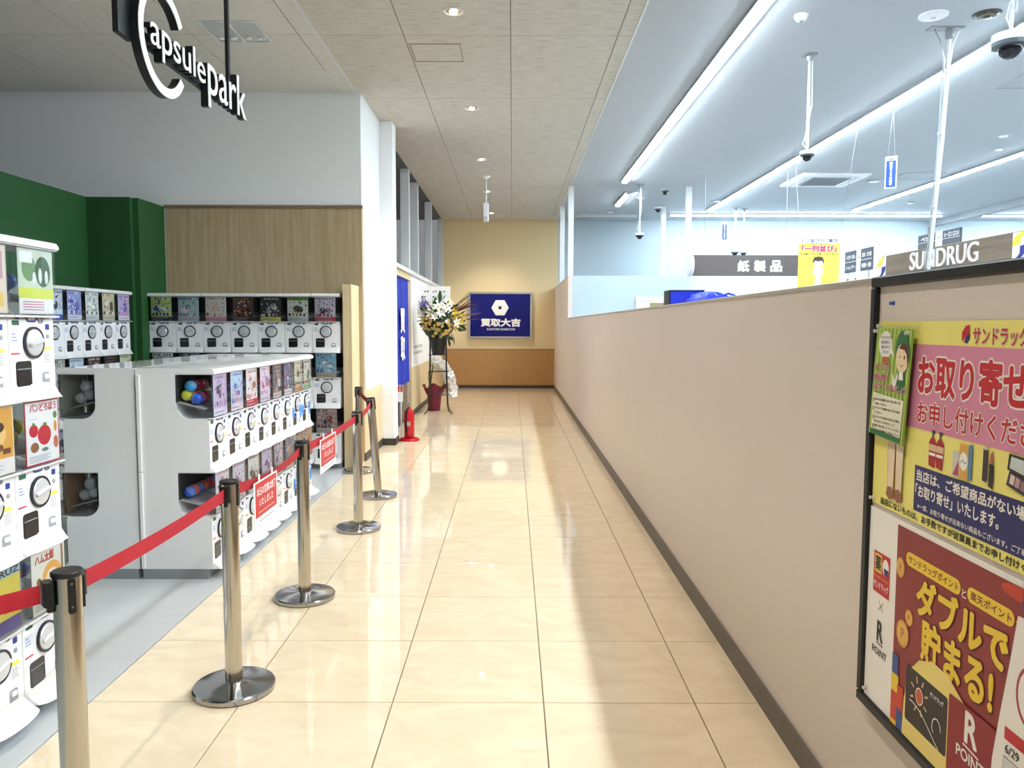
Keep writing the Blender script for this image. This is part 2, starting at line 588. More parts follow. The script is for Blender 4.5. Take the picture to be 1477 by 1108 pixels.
for x, y, lb in ((1.03, 13.94, 'white square post at the end of the low partition'), (3.12, 13.94, 'white square post beside the grey aisle banner'),
                 (1.02, 16.2, 'white square post nearest the far cream wall'), (3.12, 16.25, 'white square post behind the hanging dome cameras')):
    struct('trim_4', MB().cbox(x - 0.05, x + 0.05, y - 0.04, y + 0.04, 2.375, CEIL, 0.004), M_WHITE_MET, lb, 'post')
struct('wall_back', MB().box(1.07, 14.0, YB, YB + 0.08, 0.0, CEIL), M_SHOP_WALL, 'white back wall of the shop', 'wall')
struct('wall_back', MB().box(-1.75, 1.07, YB, YB + 0.08, 0.0, CEIL), M_END_WALL, 'cream wall closing the end of the corridor', 'wall')
dd = struct('trim_5', MB().box(-1.66, 0.99, YB - 0.012, YB, 0.075, 0.925), M_END_DADO, 'ochre wainscot at the foot of the end wall', 'wainscot')
MB().cbox(-1.66, 0.99, YB - 0.02, YB, 0.922, 0.936, 0.003).build('rail', M_TRIM_WOOD, dd)
struct('baseboard_back', MB().box(-1.66, 0.978, YB - 0.022, YB, 0.0, 0.075), M_DARK_BASE, 'dark brown baseboard under the end wall', 'baseboard')
struct('wall_far', MB().box(14.0, 14.08, -4.0, YB, 0.0, CEIL), M_SHOP_WALL, 'white far side wall of the shop', 'wall')
for i in range(6):
    struct('trim_6', MB().box(4.6 + 1.55 * i, 4.612 + 1.55 * i, YB - 0.004, YB, 0.0, CEIL - 0.05), mat('joint_grey', (206, 212, 216), 0.7),
           'faint vertical joint in the shop back wall, number %s from the left' % ('one two three four five six'.split()[i]), 'joint')
struct('trim_7', MB().cbox(9.72, 9.84, YB - 0.1, YB, 0.0, CEIL - 0.14, 0.004), mat('post_grey', (120, 126, 132), 0.5), 'grey post under the ceiling beam at the back wall', 'post')

# door in the white room wall
d = struct('door_1', MB().box(2.27, 3.02, 13.872, 13.9, 0.0, 1.93), mat('cream_door', (238, 230, 208), 0.5), 'cream door in the white wall beyond the partition', 'door')
fr = MB()
fr.cbox(2.19, 2.27, 13.86, 13.9, 0, 2.01, 0.004).cbox(3.02, 3.1, 13.86, 13.9, 0, 2.01, 0.004).cbox(2.27, 3.02, 13.86, 13.9, 1.93, 2.01, 0.004)
fr.build('door_frame', M_WHITE_MET, d)
MB().cbox(2.45, 2.73, 13.866, 13.873, 1.2, 1.9, 0.002).build('door_window', mat('smoky_door_pane', (150, 138, 104), 0.15), d)
MB().ring((2.93, 13.85, 1.0), (2.93, 13.872, 1.0), 0.025, 0.025).build('door_knob', M_GREY_MET, d)

# ------------------------------------------------------------------ left side: wood wall, green walls, pillar, tenant front
ww = struct('wall_left', MB().box(-3.73, -1.62, 8.4, 8.5, 0.0, 2.74), M_WOOD_DIM, 'wood panelled wall behind the back row of machines', 'wall')
struct('wall_left', MB().box(-10.9, -1.62, 8.4, 8.5, 2.76, CEIL), M_WHITE_WALL, 'white wall above the wood panelling', 'wall')
struct('trim_8', MB().cbox(-3.73, -1.605, 8.37, 8.41, 2.738, 2.768, 0.004), M_TRIM_WOOD, 'brown rail between wood panelling and white wall', 'trim')
wg = struct('wall_left', MB().box(-1.75, -1.66, 8.0, 8.4, 0.0, 1.91), M_WOOD_PALE, 'short pale wooden wing beside the back row', 'wall')
gl = struct('wall_side', MB().box(-4.3, -4.22, -4.0, 7.76, 0.0, 2.75), M_GREEN, 'deep green side wall behind the machines', 'wall')
MB().box(-4.22, -3.79, 7.76, 8.4, 0.0, 2.75).build('pillar_front', M_GREEN, gl)
MB().box(-3.79, -3.735, 7.82, 8.4, 0.0, 2.75).build('pillar_return', M_GREEN, gl)

wl = struct('wall_left', MB().box(-1.72, -1.62, 8.5, 9.55, 0.0, CEIL), M_WHITE_WALL, 'bright white wall beside the tenant entrance', 'wall')
MB().box(-1.62, -1.612, 8.41, 9.55, 0.09, 0.775).build('wainscot', M_WOOD_PALE, wl)
struct('wall_left', MB().cbox(-1.72, -1.462, 9.55, 9.83, 0.0, CEIL, 0.004), M_WHITE_WALL, 'white pillar standing beside the fire extinguisher', 'pillar')
struct('baseboard_left', MB().box(-1.62, -1.606, 8.41, 9.55, 0.0, 0.09), M_DARK_BASE, 'dark baseboard under the bright white wall', 'baseboard')
struct('baseboard_left', MB().box(-1.62, -1.455, 9.536, 9.55, 0.0, 0.085).box(-1.462, -1.448, 9.536, 9.83, 0.0, 0.085), M_DARK_BASE, 'dark baseboard around the white pillar', 'baseboard')
# tenant front beyond the doorway
struct('wall_left', MB().box(-1.75, -1.65, 12.55, YB, 0.8, 2.35), M_WHITE_WALL, 'white tenant wall with printed notices', 'wall')
struct('wall_left', MB().box(-1.75, -1.645, 12.55, YB, 0.0, 0.8), M_WOOD_PALE, 'pale wood wainscot under the tenant notices', 'wainscot')
struct('baseboard_left', MB().box(-1.645, -1.63, 12.55, YB, 0.0, 0.085), M_DARK_BASE, 'dark baseboard under the tenant wainscot', 'baseboard')
struct('trim_9', MB().cbox(-1.78, -1.64, 12.05, 12.55, 0.0, 2.2, 0.004), wood('jamb_wood', (150, 134, 112), (170, 152, 128)), 'taupe jamb at the far side of the doorway', 'jamb')
struct('trim_10', MB().cbox(-1.78, -1.64, 9.83, 12.55, 2.2, 2.3, 0.004), M_WOOD_PALE, 'pale wooden lintel over the blue curtain', 'lintel')
struct('trim_11', MB().cbox(-1.8, -1.6, 9.83, YB, 2.3, 2.36, 0.004), M_WHITE_MET, 'white sill under the vertical fins', 'sill')
for i, (x, y, wd) in enumerate(((-1.64, 12.45, 0.14), (-1.64, 13.62, 0.15), (-1.63, 15.75, 0.14), (-1.63, 18.2, 0.12))):
    struct('trim_12', MB().cbox(x - wd, x, y - 0.05, y + 0.05, 2.36, CEIL, 0.004), M_WHITE_MET,
           'white vertical fin above the tenant wall, %s from the pillar' % ('first second third fourth'.split()[i]), 'fin')
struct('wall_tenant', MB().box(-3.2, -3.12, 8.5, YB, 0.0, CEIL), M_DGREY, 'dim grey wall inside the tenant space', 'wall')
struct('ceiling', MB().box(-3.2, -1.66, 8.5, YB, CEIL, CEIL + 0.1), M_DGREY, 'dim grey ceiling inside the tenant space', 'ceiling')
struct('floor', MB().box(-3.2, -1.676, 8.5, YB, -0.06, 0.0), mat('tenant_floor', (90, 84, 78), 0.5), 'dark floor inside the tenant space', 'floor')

# ------------------------------------------------------------------ shop light strips (they light the place)
M_TUBE = emit('cool_white_tube', (0.80, 0.93, 1.0), STRIP_STRENGTH)
M_TUBE_OFF = mat('unlit_tube', (225, 230, 234), 0.4)
def strip(x0, x1, y0, y1, label, lit=True):
    along_y = (y1 - y0) > (x1 - x0)
    cxm, cym = (x0 + x1) / 2, (y0 + y1) / 2
    t = thing('light_strip', label, 'ceiling light', (cxm, cym, CEIL), 0, 'linear lights of the shop')
    hx, hy = (x1 - x0) / 2, (y1 - y0) / 2
    MB().cbox(-hx, hx, -hy, hy, -0.028, 0.0, 0.004).build('housing', M_WHITE_MET, t)
    if along_y:
        MB().cbox(-hx * 0.62, hx * 0.62, -hy + 0.02, hy - 0.02, -0.047, -0.02, 0.006).build('diffuser', M_TUBE if lit else M_TUBE_OFF, t)
        for s in (-1, 1):
            MB().cbox(-hx * 0.66, hx * 0.66, s * hy - 0.018, s * hy + 0.018, -0.055, -0.015, 0.004).build('end_cap', M_WHITE_MET, t)
        MB().box(-hx - 0.004, -hx, -hy, hy, -0.034, 0.0).build('edge', mat('strip_edge', (150, 156, 164), 0.5), t)
    else:
        MB().cbox(-hx + 0.02, hx - 0.02, -hy * 0.62, hy * 0.62, -0.047, -0.02, 0.006).build('diffuser', M_TUBE if lit else M_TUBE_OFF, t)
        for s in (-1, 1):
            MB().cbox(s * hx - 0.018, s * hx + 0.018, -hy * 0.66, hy * 0.66, -0.055, -0.015, 0.004).build('end_cap', M_WHITE_MET, t)
    return t
strip(1.83, 1.96, -3.0, 13.35, 'long glowing light strip nearest the corridor')
strip(2.06, 2.19, 14.45, 15.93, 'short glowing light strip above the small white room')
strip(4.08, 4.21, -3.0, 16.6, 'second long glowing light strip from the corridor')
strip(7.1, 7.23, -3.0, 16.5, 'third long glowing light strip from the corridor')
strip(10.1, 10.23, -3.0, 16.2, 'farthest long glowing light strip beyond the ceiling beam')
strip(3.45, 9.45, 17.2, 17.33, 'glowing light strip running along the shop back wall')
strip(10.3, 13.6, 17.2, 17.33, 'glowing light strip at the back wall beyond the beam')
strip(1.4, 2.75, 17.35, 17.48, 'unlit light strip above the small white room', lit=False)

# ------------------------------------------------------------------ corridor downlights
M_LENS = emit('warm_lamp', (1.0, 0.86, 0.66), 16.0)
for i, y in enumerate((0.9, 3.58, 6.27, 8.99, 11.7, 14.45, 17.2)):
    o = 'nearest,second,third,fourth,fifth,sixth,seventh'.split(',')[i]
    t = thing('downlight', ('recessed warm downlight overhead, %s the camera' % ('almost above', 'just ahead of')[i] if i < 2 else
              'recessed warm downlight in the corridor ceiling, %s of five in view' % 'nearest,second,third,fourth,farthest'.split(',')[i - 2]),
              'downlight', (-0.468, y, CEIL), 0, 'corridor downlights')
    MB().lathe([(0.085, 0.0), (0.085, -0.006), (0.07, -0.008), (0.062, -0.002), (0.06, 0.0)], 28).build('rim', M_WHITE_MET, t)
    MB().lathe([(0.062, -0.003), (0.05, -0.0015), (0.03, -0.001)], 24).build('reflector', mat('chrome_reflector', (225, 225, 225), 0.12, metal=1.0), t)
    MB().lathe([(0.034, -0.002), (0.03, -0.012), (0.012, -0.016)], 20).build('bulb', M_LENS, t)
    L = bpy.data.lights.new('downlight_lamp', 'SPOT')
    L.energy = DOWNLIGHT_WATTS
    L.color = (1.0, 0.89, 0.74)
    L.spot_size = math.radians(110)
    L.spot_blend = 0.85
    L.shadow_soft_size = 0.05
    lo = link('lamp', L, t, (0, 0, -0.03))

# ------------------------------------------------------------------ capsule toy machines
MW, MH, MD = 0.28, 0.575, 0.42          # width, tier height, depth
M_SHELL = mat('machine_white', (238, 238, 240), 0.25, var=0.006)
M_SIDE = M_SHELL
M_CLEAR = glass('clear_plastic', (0.97, 0.98, 0.98), 0.9)
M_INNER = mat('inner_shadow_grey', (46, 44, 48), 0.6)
M_RING = mat('dial_ring_black', (26, 24, 40), 0.35)
M_DIAL = mat('dial_silver_white', (214, 216, 220), 0.3, metal=0.45)
M_NAVY = col((38, 52, 140))
M_LBLUE = col((90, 110, 190))
M_STGREEN = col((40, 96, 72))
M_GREYT = col((150, 152, 158))
M_PALET = col((214, 216, 226))
M_YEL = col((236, 222, 90))
M_REDI = col((196, 40, 60))
M_PINKI = col((232, 150, 180))
M_DARKI = col((34, 32, 40))

def me_shell():
    prof = [(MD, 0.0), (0.0, 0.0), (0.0, 0.30), (0.012, 0.312), (0.112, 0.312)]
    prof += [(0.112 + 0.08 * math.sin(a), 0.392 - 0.08 * math.cos(a)) for a in [PI / 2 * k / 6 for k in range(1, 7)]]
    prof += [(0.192, MH), (MD, MH)]
    return MB().prism([(y, z) for y, z in prof][::-1], 0.002, MW - 0.002, 'x').mesh('body', M_SHELL)
def me_lip(p=0.05, h=0.062):
    mb = MB()
    rows = []
    n = 12
    for k in range(8):
        s = k / 7
        z = s * h
        d = p * (1 - s) ** 1.9 + 0.001
        if k == 0:
            d = p * 0.97
        rows.append([(MW / 2 + (MW / 2 - 0.004) * math.cos(PI - PI * i / n) * (1 if True else 0), -d * (math.sin(PI * i / n) ** 0.45 if 0 < i < n else 0.0), z) for i in range(n + 1)])
    vs = [p_ for r in rows for p_ in r]
    fs = []
    for k in range(7):
        for i in range(n):
            a = k * (n + 1) + i
            fs.append((a, a + 1, a + n + 2, a + n + 1))
    fs.append(tuple(range(n + 1))[::-1])
    fs.append(tuple(range(7 * (n + 1), 8 * (n + 1))))
    return mb.add(vs, fs).mesh('tray_lip', M_SHELL, 50)
def me_window():
    mb = MB()
    z0, z1 = 0.315, MH - 0.003
    n = 6
    pts = [(0.004 + (MW - 0.008) * i / n, -0.018 - 0.010 * math.sin(PI * i / n)) for i in range(n + 1)]
    vs = [(x, y, z0) for x, y in pts] + [(x, y, z1) for x, y in pts]
    mb.add(vs, [(i, i + 1, n + 2 + i, n + 1 + i) for i in range(n)])
    for x in (0.0045, MW - 0.0045):
        side = [(-0.018, z0), (0.112, z0)] + [(0.112 + 0.078 * math.sin(a), 0.394 - 0.078 * math.cos(a)) for a in [PI / 2 * k / 6 for k in range(1, 7)]] + [(0.19, z1), (-0.018, z1)]
        mb.add([(x, y, z) for y, z in side], [tuple(range(len(side)))])
    return mb.mesh('window', M_CLEAR)
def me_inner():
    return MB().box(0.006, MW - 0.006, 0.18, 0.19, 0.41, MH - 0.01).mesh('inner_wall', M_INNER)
def me_shelf():
    return MB().prism([(0.03, 0.365), (0.18, 0.405), (0.18, 0.413), (0.03, 0.373)], 0.012, MW - 0.012, 'x').mesh('capsule_ramp', mat('ramp_grey', (168, 168, 174), 0.4))
def me_rim(top):
    mb = MB()
    if top:
        mb.cbox(0.002, MW - 0.002, -0.030, 0.19, MH - 0.006, MH - 0.001, 0.002)
    else:
        mb.cbox(0.002, MW - 0.002, -0.029, 0.012, 0.309, 0.317, 0.002)
    return mb.mesh('window_rim', mat('window_rim_grey', (206, 206, 210), 0.3))
def me_lid():
    return MB().prism([(-0.036, MH), (MD, MH), (MD, MH + 0.032), (0.0, MH + 0.032), (-0.026, MH + 0.025), (-0.036, MH + 0.012)][::-1], 0.003, MW - 0.003, 'x').mesh('lid', mat('lid_gloss_white', (236, 237, 239), 0.08, var=0.006))
def me_dial():
    return MB().lathe([(0.053, 0.0), (0.053, -0.007), (0.048, -0.013), (0.03, -0.016)], 28, (0.142, 0, 0.214), axis='y').mesh('dial', M_DIAL)
def me_ring():
    mb = MB()
    vs, fs = [], []
    n = 36
    for r, h in ((0.053, -0.004), (0.053, -0.0105), (0.0605, -0.0105), (0.0605, -0.001)):
        vs += [(0.142 + r * math.cos(2 * PI * i / n), h, 0.214 + r * math.sin(2 * PI * i / n)) for i in range(n)]
    for k in range(3):
        fs += [(k * n + i, k * n + (i + 1) % n, (k + 1) * n + (i + 1) % n, (k + 1) * n + i) for i in range(n)]
    return mb.add(vs, fs).mesh('dial_ring', M_RING)
def me_handle():
    mb = MB()
    mb.M = Matrix.Translation((0.142, 0, 0.214)) @ Matrix.Rotation(math.radians(-12), 4, 'Y')
    mb.cbox(-0.043, 0.043, -0.026, -0.012, -0.009, 0.009, 0.005)
    return mb.mesh('dial_handle', M_DIAL)
def me_chute():
    mb = MB()
    mb.prism(rrect(0.036, 0.128, 0.036, 0.146, 0.014), -0.0018, 0.012, 'y')
    mb.prism(rrect(0.042, 0.116, 0.042, 0.112, 0.008), -0.0026, 0.0, 'y', 1)
    mb.box(0.042, 0.122, -0.0028, 0.0, 0.115, 0.118, 2)
    return mb.mesh('chute', [mat('chute_black', (20, 20, 24), 0.3), mat('chute_flap', (20, 21, 26), 0.2), M_GREYT])
def me_return():
    mb = MB()
    mb.prism(rrect(0.194, 0.24, 0.036, 0.098, 0.012), -0.0016, 0.01, 'y')
    mb.prism(rrect(0.203, 0.231, 0.072, 0.09, 0.006), -0.006, 0.0, 'y', 1)
    return mb.mesh('coin_return', [mat('coin_cup_grey', (150, 152, 158), 0.4), M_SHELL])
def me_stickers(blue=False):
    """each printed sticker or small fitting of the front as its own mesh: [(name, mesh)]"""
    out = []
    def rr(x0, x1, z0, z1, rad=0.004, y=-0.0012, mb=None, mi=0, n=3):
        return (mb or MB()).prism(rrect(x0, x1, z0, z1, rad, n), y, 0.0, 'y', mi)
    out.append(('sticker', rr(0.044, 0.066, 0.302, 0.32).mesh('sticker', M_NAVY)))
    out.append(('sticker', rr(0.024, 0.064, 0.28, 0.298).mesh('sticker', M_STGREEN)))
    mb = rr(0.108, 0.168, 0.291, 0.318, 0.012, -0.002, None, 0, 4)
    for k in range(4):
        rr(0.117 + 0.011 * k, 0.125 + 0.011 * k, 0.298, 0.311, 0.002, -0.0026, mb, 1, 2)
    out.append(('price_badge', mb.mesh('price_badge', [M_NAVY, M_PALET])))
    mb = MB().lathe([(0.017, 0.0), (0.017, -0.004), (0.012, -0.006)], 16, (0.195, 0, 0.303), 0, 'y')
    mb.box(0.193, 0.197, -0.0066, 0, 0.292, 0.314, 1)
    out.append(('coin_slot', mb.mesh('coin_slot', [M_GREYT, M_NAVY])))
    out.append(('sticker', rr(0.226, 0.25, 0.262, 0.284).mesh('sticker', M_NAVY)))
    out.append(('reject_button', MB().lathe([(0.009, 0.0), (0.009, -0.003), (0.005, -0.004)], 12, (0.238, 0, 0.236), 0, 'y').mesh('reject_button', M_GREYT)))
    mb = rr(0.014, 0.064, 0.215, 0.26)
    for k in range(3):
        rr(0.018, 0.05 - 0.006 * k, 0.222 + 0.012 * k, 0.225 + 0.012 * k, 0.001, -0.0018, mb, 1, 2)
    out.append(('sticker', mb.mesh('sticker', [M_PALET, M_LBLUE])))
    out.append(('sticker', rr(0.012, 0.06, 0.172, 0.178, 0.002).mesh('sticker', M_REDI)))
    mb = rr(0.206, 0.256, 0.13, 0.196, 0.003)
    rr(0.206, 0.256, 0.182, 0.196, 0.002, -0.0018, mb, 1, 2)
    for k in range(5):
        rr(0.21, 0.25 - 0.004 * (k % 3), 0.136 + 0.0085 * k, 0.139 + 0.0085 * k, 0.001, -0.0018, mb, 2, 2)
    out.append(('sticker', mb.mesh('sticker', [M_SHELL, M_YEL, M_GREYT])))
    if blue:
        for a, b, c, dd, m_ in ((0.01, 0.06, 0.1, 0.2, M_BLUEG), (0.22, 0.27, 0.09, 0.23, M_BLUEG), (0.07, 0.22, 0.155, 0.18, M_LBLUE), (0.03, 0.12, 0.02, 0.045, M_BLUEG), (0.14, 0.24, 0.018, 0.044, M_LBLUE)):
            out.append(('blue_decal', MB().prism(ell((a + b) / 2, (c + dd) / 2, (b - a) / 2, (dd - c) / 2, 16), -0.0035, 0.0, 'y').mesh('blue_decal', m_)))
    return out
M_BLUEG = col((60, 130, 210))

ME = dict(body=me_shell(), tray_lip=me_lip(), window=me_window(), inner_wall=me_inner(), capsule_ramp=me_shelf(), rim_top=me_rim(True), rim_low=me_rim(False),
          lid=me_lid(), dial=me_dial(), dial_ring=me_ring(), dial_handle=me_handle(), chute=me_chute(), coin_return=me_return(), stickers=me_stickers(), blue=me_stickers(True))
ME['rowset'] = ME['stickers'][:4] + ME['stickers'][6:7]
ME['tray_low'] = me_lip(0.095, 0.055)
ME['kick'] = MB().box(0.0, MW, 0.03, MD - 0.01, -0.06, 0.0).mesh('plinth', mat('plinth_grey', (140, 144, 148), 0.5))
CAPS = []
for c1 in ((40, 84, 190), (196, 44, 48), (60, 150, 206), (190, 190, 60), (150, 44, 90), (176, 178, 184), (196, 198, 204), (44, 130, 96), (222, 150, 84)):
    lo = tuple(int(x * 0.75 + 60) for x in c1)
    CAPS.append(MB().ball((0, 0, 0), 0.034, 16, 10, mi=0, half=1).mesh('capsule', [mat('capsule_%d_%d_%d' % c1, c1, 0.12, var=0.04), mat('capsule_lid_%d_%d_%d' % c1, tuple(min(255, x) for x in lo), 0.08, var=0.06)]))

def poster_mesh(seed, bg, inks, foot, head=None, x0=0.034, w=0.212):
    """printed leaflet behind the machine window: paper, shapes and rows of fine print"""
    rd = random.Random(seed)
    mats = [col(bg), col(foot), col(head or bg)] + [col(c) for c in inks] + [M_PALET, M_DARKI]
    z0, z1 = 0.322, 0.566
    y = -0.0165
    mb = MB().box(x0, x0 + w, y, y + 0.0012, z0, z1)
    def q(pts, mi, lay):
        mb.add([(a, y - 0.0002 * lay, b) for a, b in pts], [tuple(range(len(pts)))], mi)
    q([(x0, z0), (x0 + w, z0), (x0 + w, z0 + 0.042), (x0, z0 + 0.042)], 1, 1)
    if head:
        q([(x0, z1 - 0.034), (x0 + w, z1 - 0.034), (x0 + w, z1), (x0, z1)], 2, 1)
    ni = len(inks)
    for k in range(3):                      # big picture in the middle
        a, b = rd.uniform(0.02, 0.042), rd.uniform(0.016, 0.034)
        q(ell(x0 + w * 0.5 + rd.uniform(-0.05, 0.05), z0 + 0.125 + rd.uniform(-0.025, 0.03), a, b, 9, rd.uniform(0, 3)), 3 + rd.randrange(ni), 2 + k)
    for k in range(7):                      # title strokes
        xx = x0 + 0.014 + k * (w - 0.028) / 7
        q([(xx, z1 - 0.028 + rd.uniform(0, .006)), (xx + 0.016, z1 - 0.026), (xx + 0.015, z1 - 0.008), (xx + 0.002, z1 - 0.009 - rd.uniform(0, .006))], 3 + rd.randrange(ni), 8)
    for k in range(5):                      # row of prizes
        xx = x0 + 0.022 + k * (w - 0.04) / 4.6
        q(ell(xx, z0 + 0.064 + rd.uniform(-0.004, 0.004), 0.012, 0.017, 8, rd.uniform(0, 3)), 3 + rd.randrange(ni), 8)
    for k in range(48):                     # scattered small pictures
        a = rd.uniform(0.003, 0.009)
        q(ell(x0 + rd.uniform(0.015, w - 0.015), z0 + rd.uniform(0.05, z1 - z0 - 0.04), a, a * rd.uniform(0.6, 1.8), 6, rd.uniform(0, 3)), 3 + rd.randrange(ni + 1), 9 + k * 0.2)
    for k in range(3):                      # fine print
        q([(x0 + 0.01, z0 + 0.008 + k * 0.01), (x0 + w * rd.uniform(0.5, 0.9), z0 + 0.008 + k * 0.01), (x0 + w * rd.uniform(0.5, 0.9), z0 + 0.0115 + k * 0.01), (x0 + 0.01, z0 + 0.0115 + k * 0.01)], 3 + ni + (k % 2), 3)
    return mb.mesh('poster', mats)

W_, K_ = (232, 230, 232), (30, 30, 36)
def machine(loc, rotz, label, poster, top=False, low=False, blue=False, caps=0, group='capsule toy machines', seed=0, plain=False, grey=False):
    t = thing('capsule_machine', label, 'vending machine', loc, rotz, group)
    b = link('body', ME['body'], t)
    link('tray_lip', ME['tray_low' if low else 'tray_lip'], t)
    wn = link('window', ME['window'], t)
    link('window_rim', ME['rim_top'], wn)
    link('window_rim', ME['rim_low'], wn)
    link('inner_wall', ME['inner_wall'], t)
    link('capsule_ramp', ME['capsule_ramp'], t)
    d_ = link('dial', ME['dial'], t)
    link('dial_ring', ME['dial_ring'], d_)
    link('dial_handle', ME['dial_handle'], d_)
    link('chute', ME['chute'], t)
    link('coin_return', ME['coin_return'], t)
    for nm, me_ in ME['blue' if blue else ('rowset' if plain else 'stickers')]:
        link(nm, me_, t)
    if poster is not None:
        link('poster', poster, t)
    if top:
        link('lid', ME['lid'], t)
    if low:
        link('plinth', ME['kick'], t)
    rd = random.Random(seed)
    pal = (5, 6, 5, 6, 5, 6, 7) if grey else (0, 1, 2, 3, 4, 0, 1, 2)
    for k in range(caps):
        layer = k // 4
        x = 0.05 + 0.06 * (k % 4) - (0.006 if layer % 2 else 0)
        yy, zz = ((0.142, 0.449), (0.085, 0.429), (0.12, 0.497))[layer % 3]
        o = link('capsule', CAPS[pal[rd.randrange(len(pal))]], t, (x + rd.uniform(-.002, .002), yy, zz + rd.uniform(-.003, .003)))
        o.rotation_euler = (rd.uniform(0, 6), rd.uniform(0, 6), 0)
    return t

ORD = 'first second third fourth fifth sixth seventh eighth'.split()
Z0 = 0.06
TIER = [Z0, Z0 + MH, Z0 + 2 * MH]

# back row against the wood panelling (front Y = 7.98, facing the camera)
PB = [poster_mesh(1, (196, 214, 130), [(60, 120, 180), (230, 236, 240), (40, 60, 90)], (60, 62, 66), (214, 222, 120)),
      poster_mesh(2, (180, 206, 210), [(206, 110, 150), (70, 120, 140), (236, 236, 236)], (190, 196, 200), (120, 180, 190)),
      poster_mesh(3, (230, 226, 222), [(90, 60, 46), (222, 150, 160), (240, 200, 160)], (226, 150, 178)),
      poster_mesh(4, (92, 62, 52), [(206, 132, 84), (40, 30, 30), (150, 80, 60)], (60, 44, 40)),
      poster_mesh(5, (56, 56, 58), [(226, 226, 226), (24, 24, 26), (150, 150, 150)], (206, 204, 90)),
      poster_mesh(6, (222, 226, 224), [(40, 60, 52), (60, 60, 66), (160, 120, 70)], (196, 200, 200), (106, 160, 70)),
      poster_mesh(7, (206, 200, 216), [(60, 60, 70), (150, 60, 76), (120, 110, 140)], (196, 60, 76))]
PB2 = [poster_mesh(11, (190, 190, 186), [(60, 60, 60), (240, 240, 240)], (150, 150, 150), (230, 230, 230)),
       poster_mesh(12, (90, 96, 120), [(200, 200, 220), (40, 44, 70)], (60, 60, 80)),
       poster_mesh(13, (40, 40, 44), [(120, 40, 40), (200, 190, 170)], (40, 40, 44)),
       poster_mesh(14, (190, 180, 170), [(90, 70, 60), (230, 150, 120)], (150, 140, 130)),
       poster_mesh(15, (170, 190, 200), [(60, 90, 110), (240, 240, 240)], (120, 130, 140)),
       poster_mesh(16, (150, 60, 66), [(230, 220, 210), (60, 30, 30)], (220, 216, 210)),
       poster_mesh(17, (150, 196, 222), [(40, 90, 150), (230, 240, 246), (90, 110, 130)], (196, 170, 140))]
PB3 = [poster_mesh(18, (176, 150, 150), [(140, 40, 50), (60, 60, 90), (230, 210, 180)], (200, 190, 180)),
       poster_mesh(19, (70, 60, 60), [(206, 160, 110), (150, 60, 60), (230, 224, 216), (60, 80, 120)], (206, 196, 170))]
for c in range(7):
    x = -3.742 + MW * c
    machine((x, 7.98, TIER[2]), 0, 'white capsule machine, top tier, %s from the green pillar in the back row' % ORD[c], PB[c], top=True, plain=True)
    machine((x, 7.98, TIER[1]), 0, 'white capsule machine, middle tier, %s from the green pillar in the back row' % ORD[c], PB2[c], plain=True)
for c in (4, 5, 6):
    machine((-3.742 + MW * c, 7.98, TIER[0]), 0, 'white capsule machine, bottom tier, %s from the green pillar in the back row' % ORD[c], PB3[c % 2], low=True, plain=True)
for c in range(4):
    machine((-3.742 + MW * c, 7.98, TIER[0]), 0, 'white capsule machine, bottom tier, %s from the green pillar in the back row' % ORD[c], PB2[c], low=True, plain=True)

# row along the green side wall (front X = -3.75, facing the corridor)
PL = [poster_mesh(21, (200, 208, 226), [(70, 80, 120), (40, 44, 60), (226, 230, 240)], (70, 90, 160)),
      poster_mesh(22, (150, 156, 206), [(80, 90, 170), (220, 222, 240), (110, 110, 180)], (206, 206, 220)),
      poster_mesh(23, (214, 218, 216), [(60, 66, 66), (150, 170, 160), (240, 240, 240)], (196, 200, 200)),
      poster_mesh(24, (206, 196, 170), [(120, 90, 60), (90, 70, 60), (230, 224, 206)], (190, 180, 160)),
      poster_mesh(25, (196, 176, 214), [(110, 110, 190), (226, 150, 190), (60, 60, 110)], (220, 214, 230))]
PL2 = [poster_mesh(26, (170, 166, 160), [(80, 80, 80), (226, 226, 220)], (150, 150, 146)), poster_mesh(27, (196, 210, 222), [(60, 110, 170), (30, 40, 60)], (210, 214, 220)),
       poster_mesh(28, (60, 56, 54), [(206, 80, 60), (230, 220, 200)], (70, 66, 60)), poster_mesh(29, (40, 38, 40), [(150, 60, 70), (120, 120, 130)], (60, 56, 56)),
       poster_mesh(30, (206, 204, 176), [(90, 90, 70), (160, 150, 110)], (190, 190, 170))]
for c in range(5):
    y = 7.6 - MW * (c + 1)
    machine((-3.75, y, TIER[2]), PI / 2, 'white capsule machine, top tier, %s from the pillar along the green side wall' % ORD[c], PL[4 - c], top=True, plain=True)
    machine((-3.75, y, TIER[1]), PI / 2, 'white capsule machine, middle tier, %s from the pillar along the green side wall' % ORD[c], PL2[4 - c], plain=True)
    machine((-3.75, y, TIER[0]), PI / 2, 'white capsule machine, bottom tier, %s from the pillar along the green side wall' % ORD[c], PL2[(c + 2) % 5], low=True, plain=True)

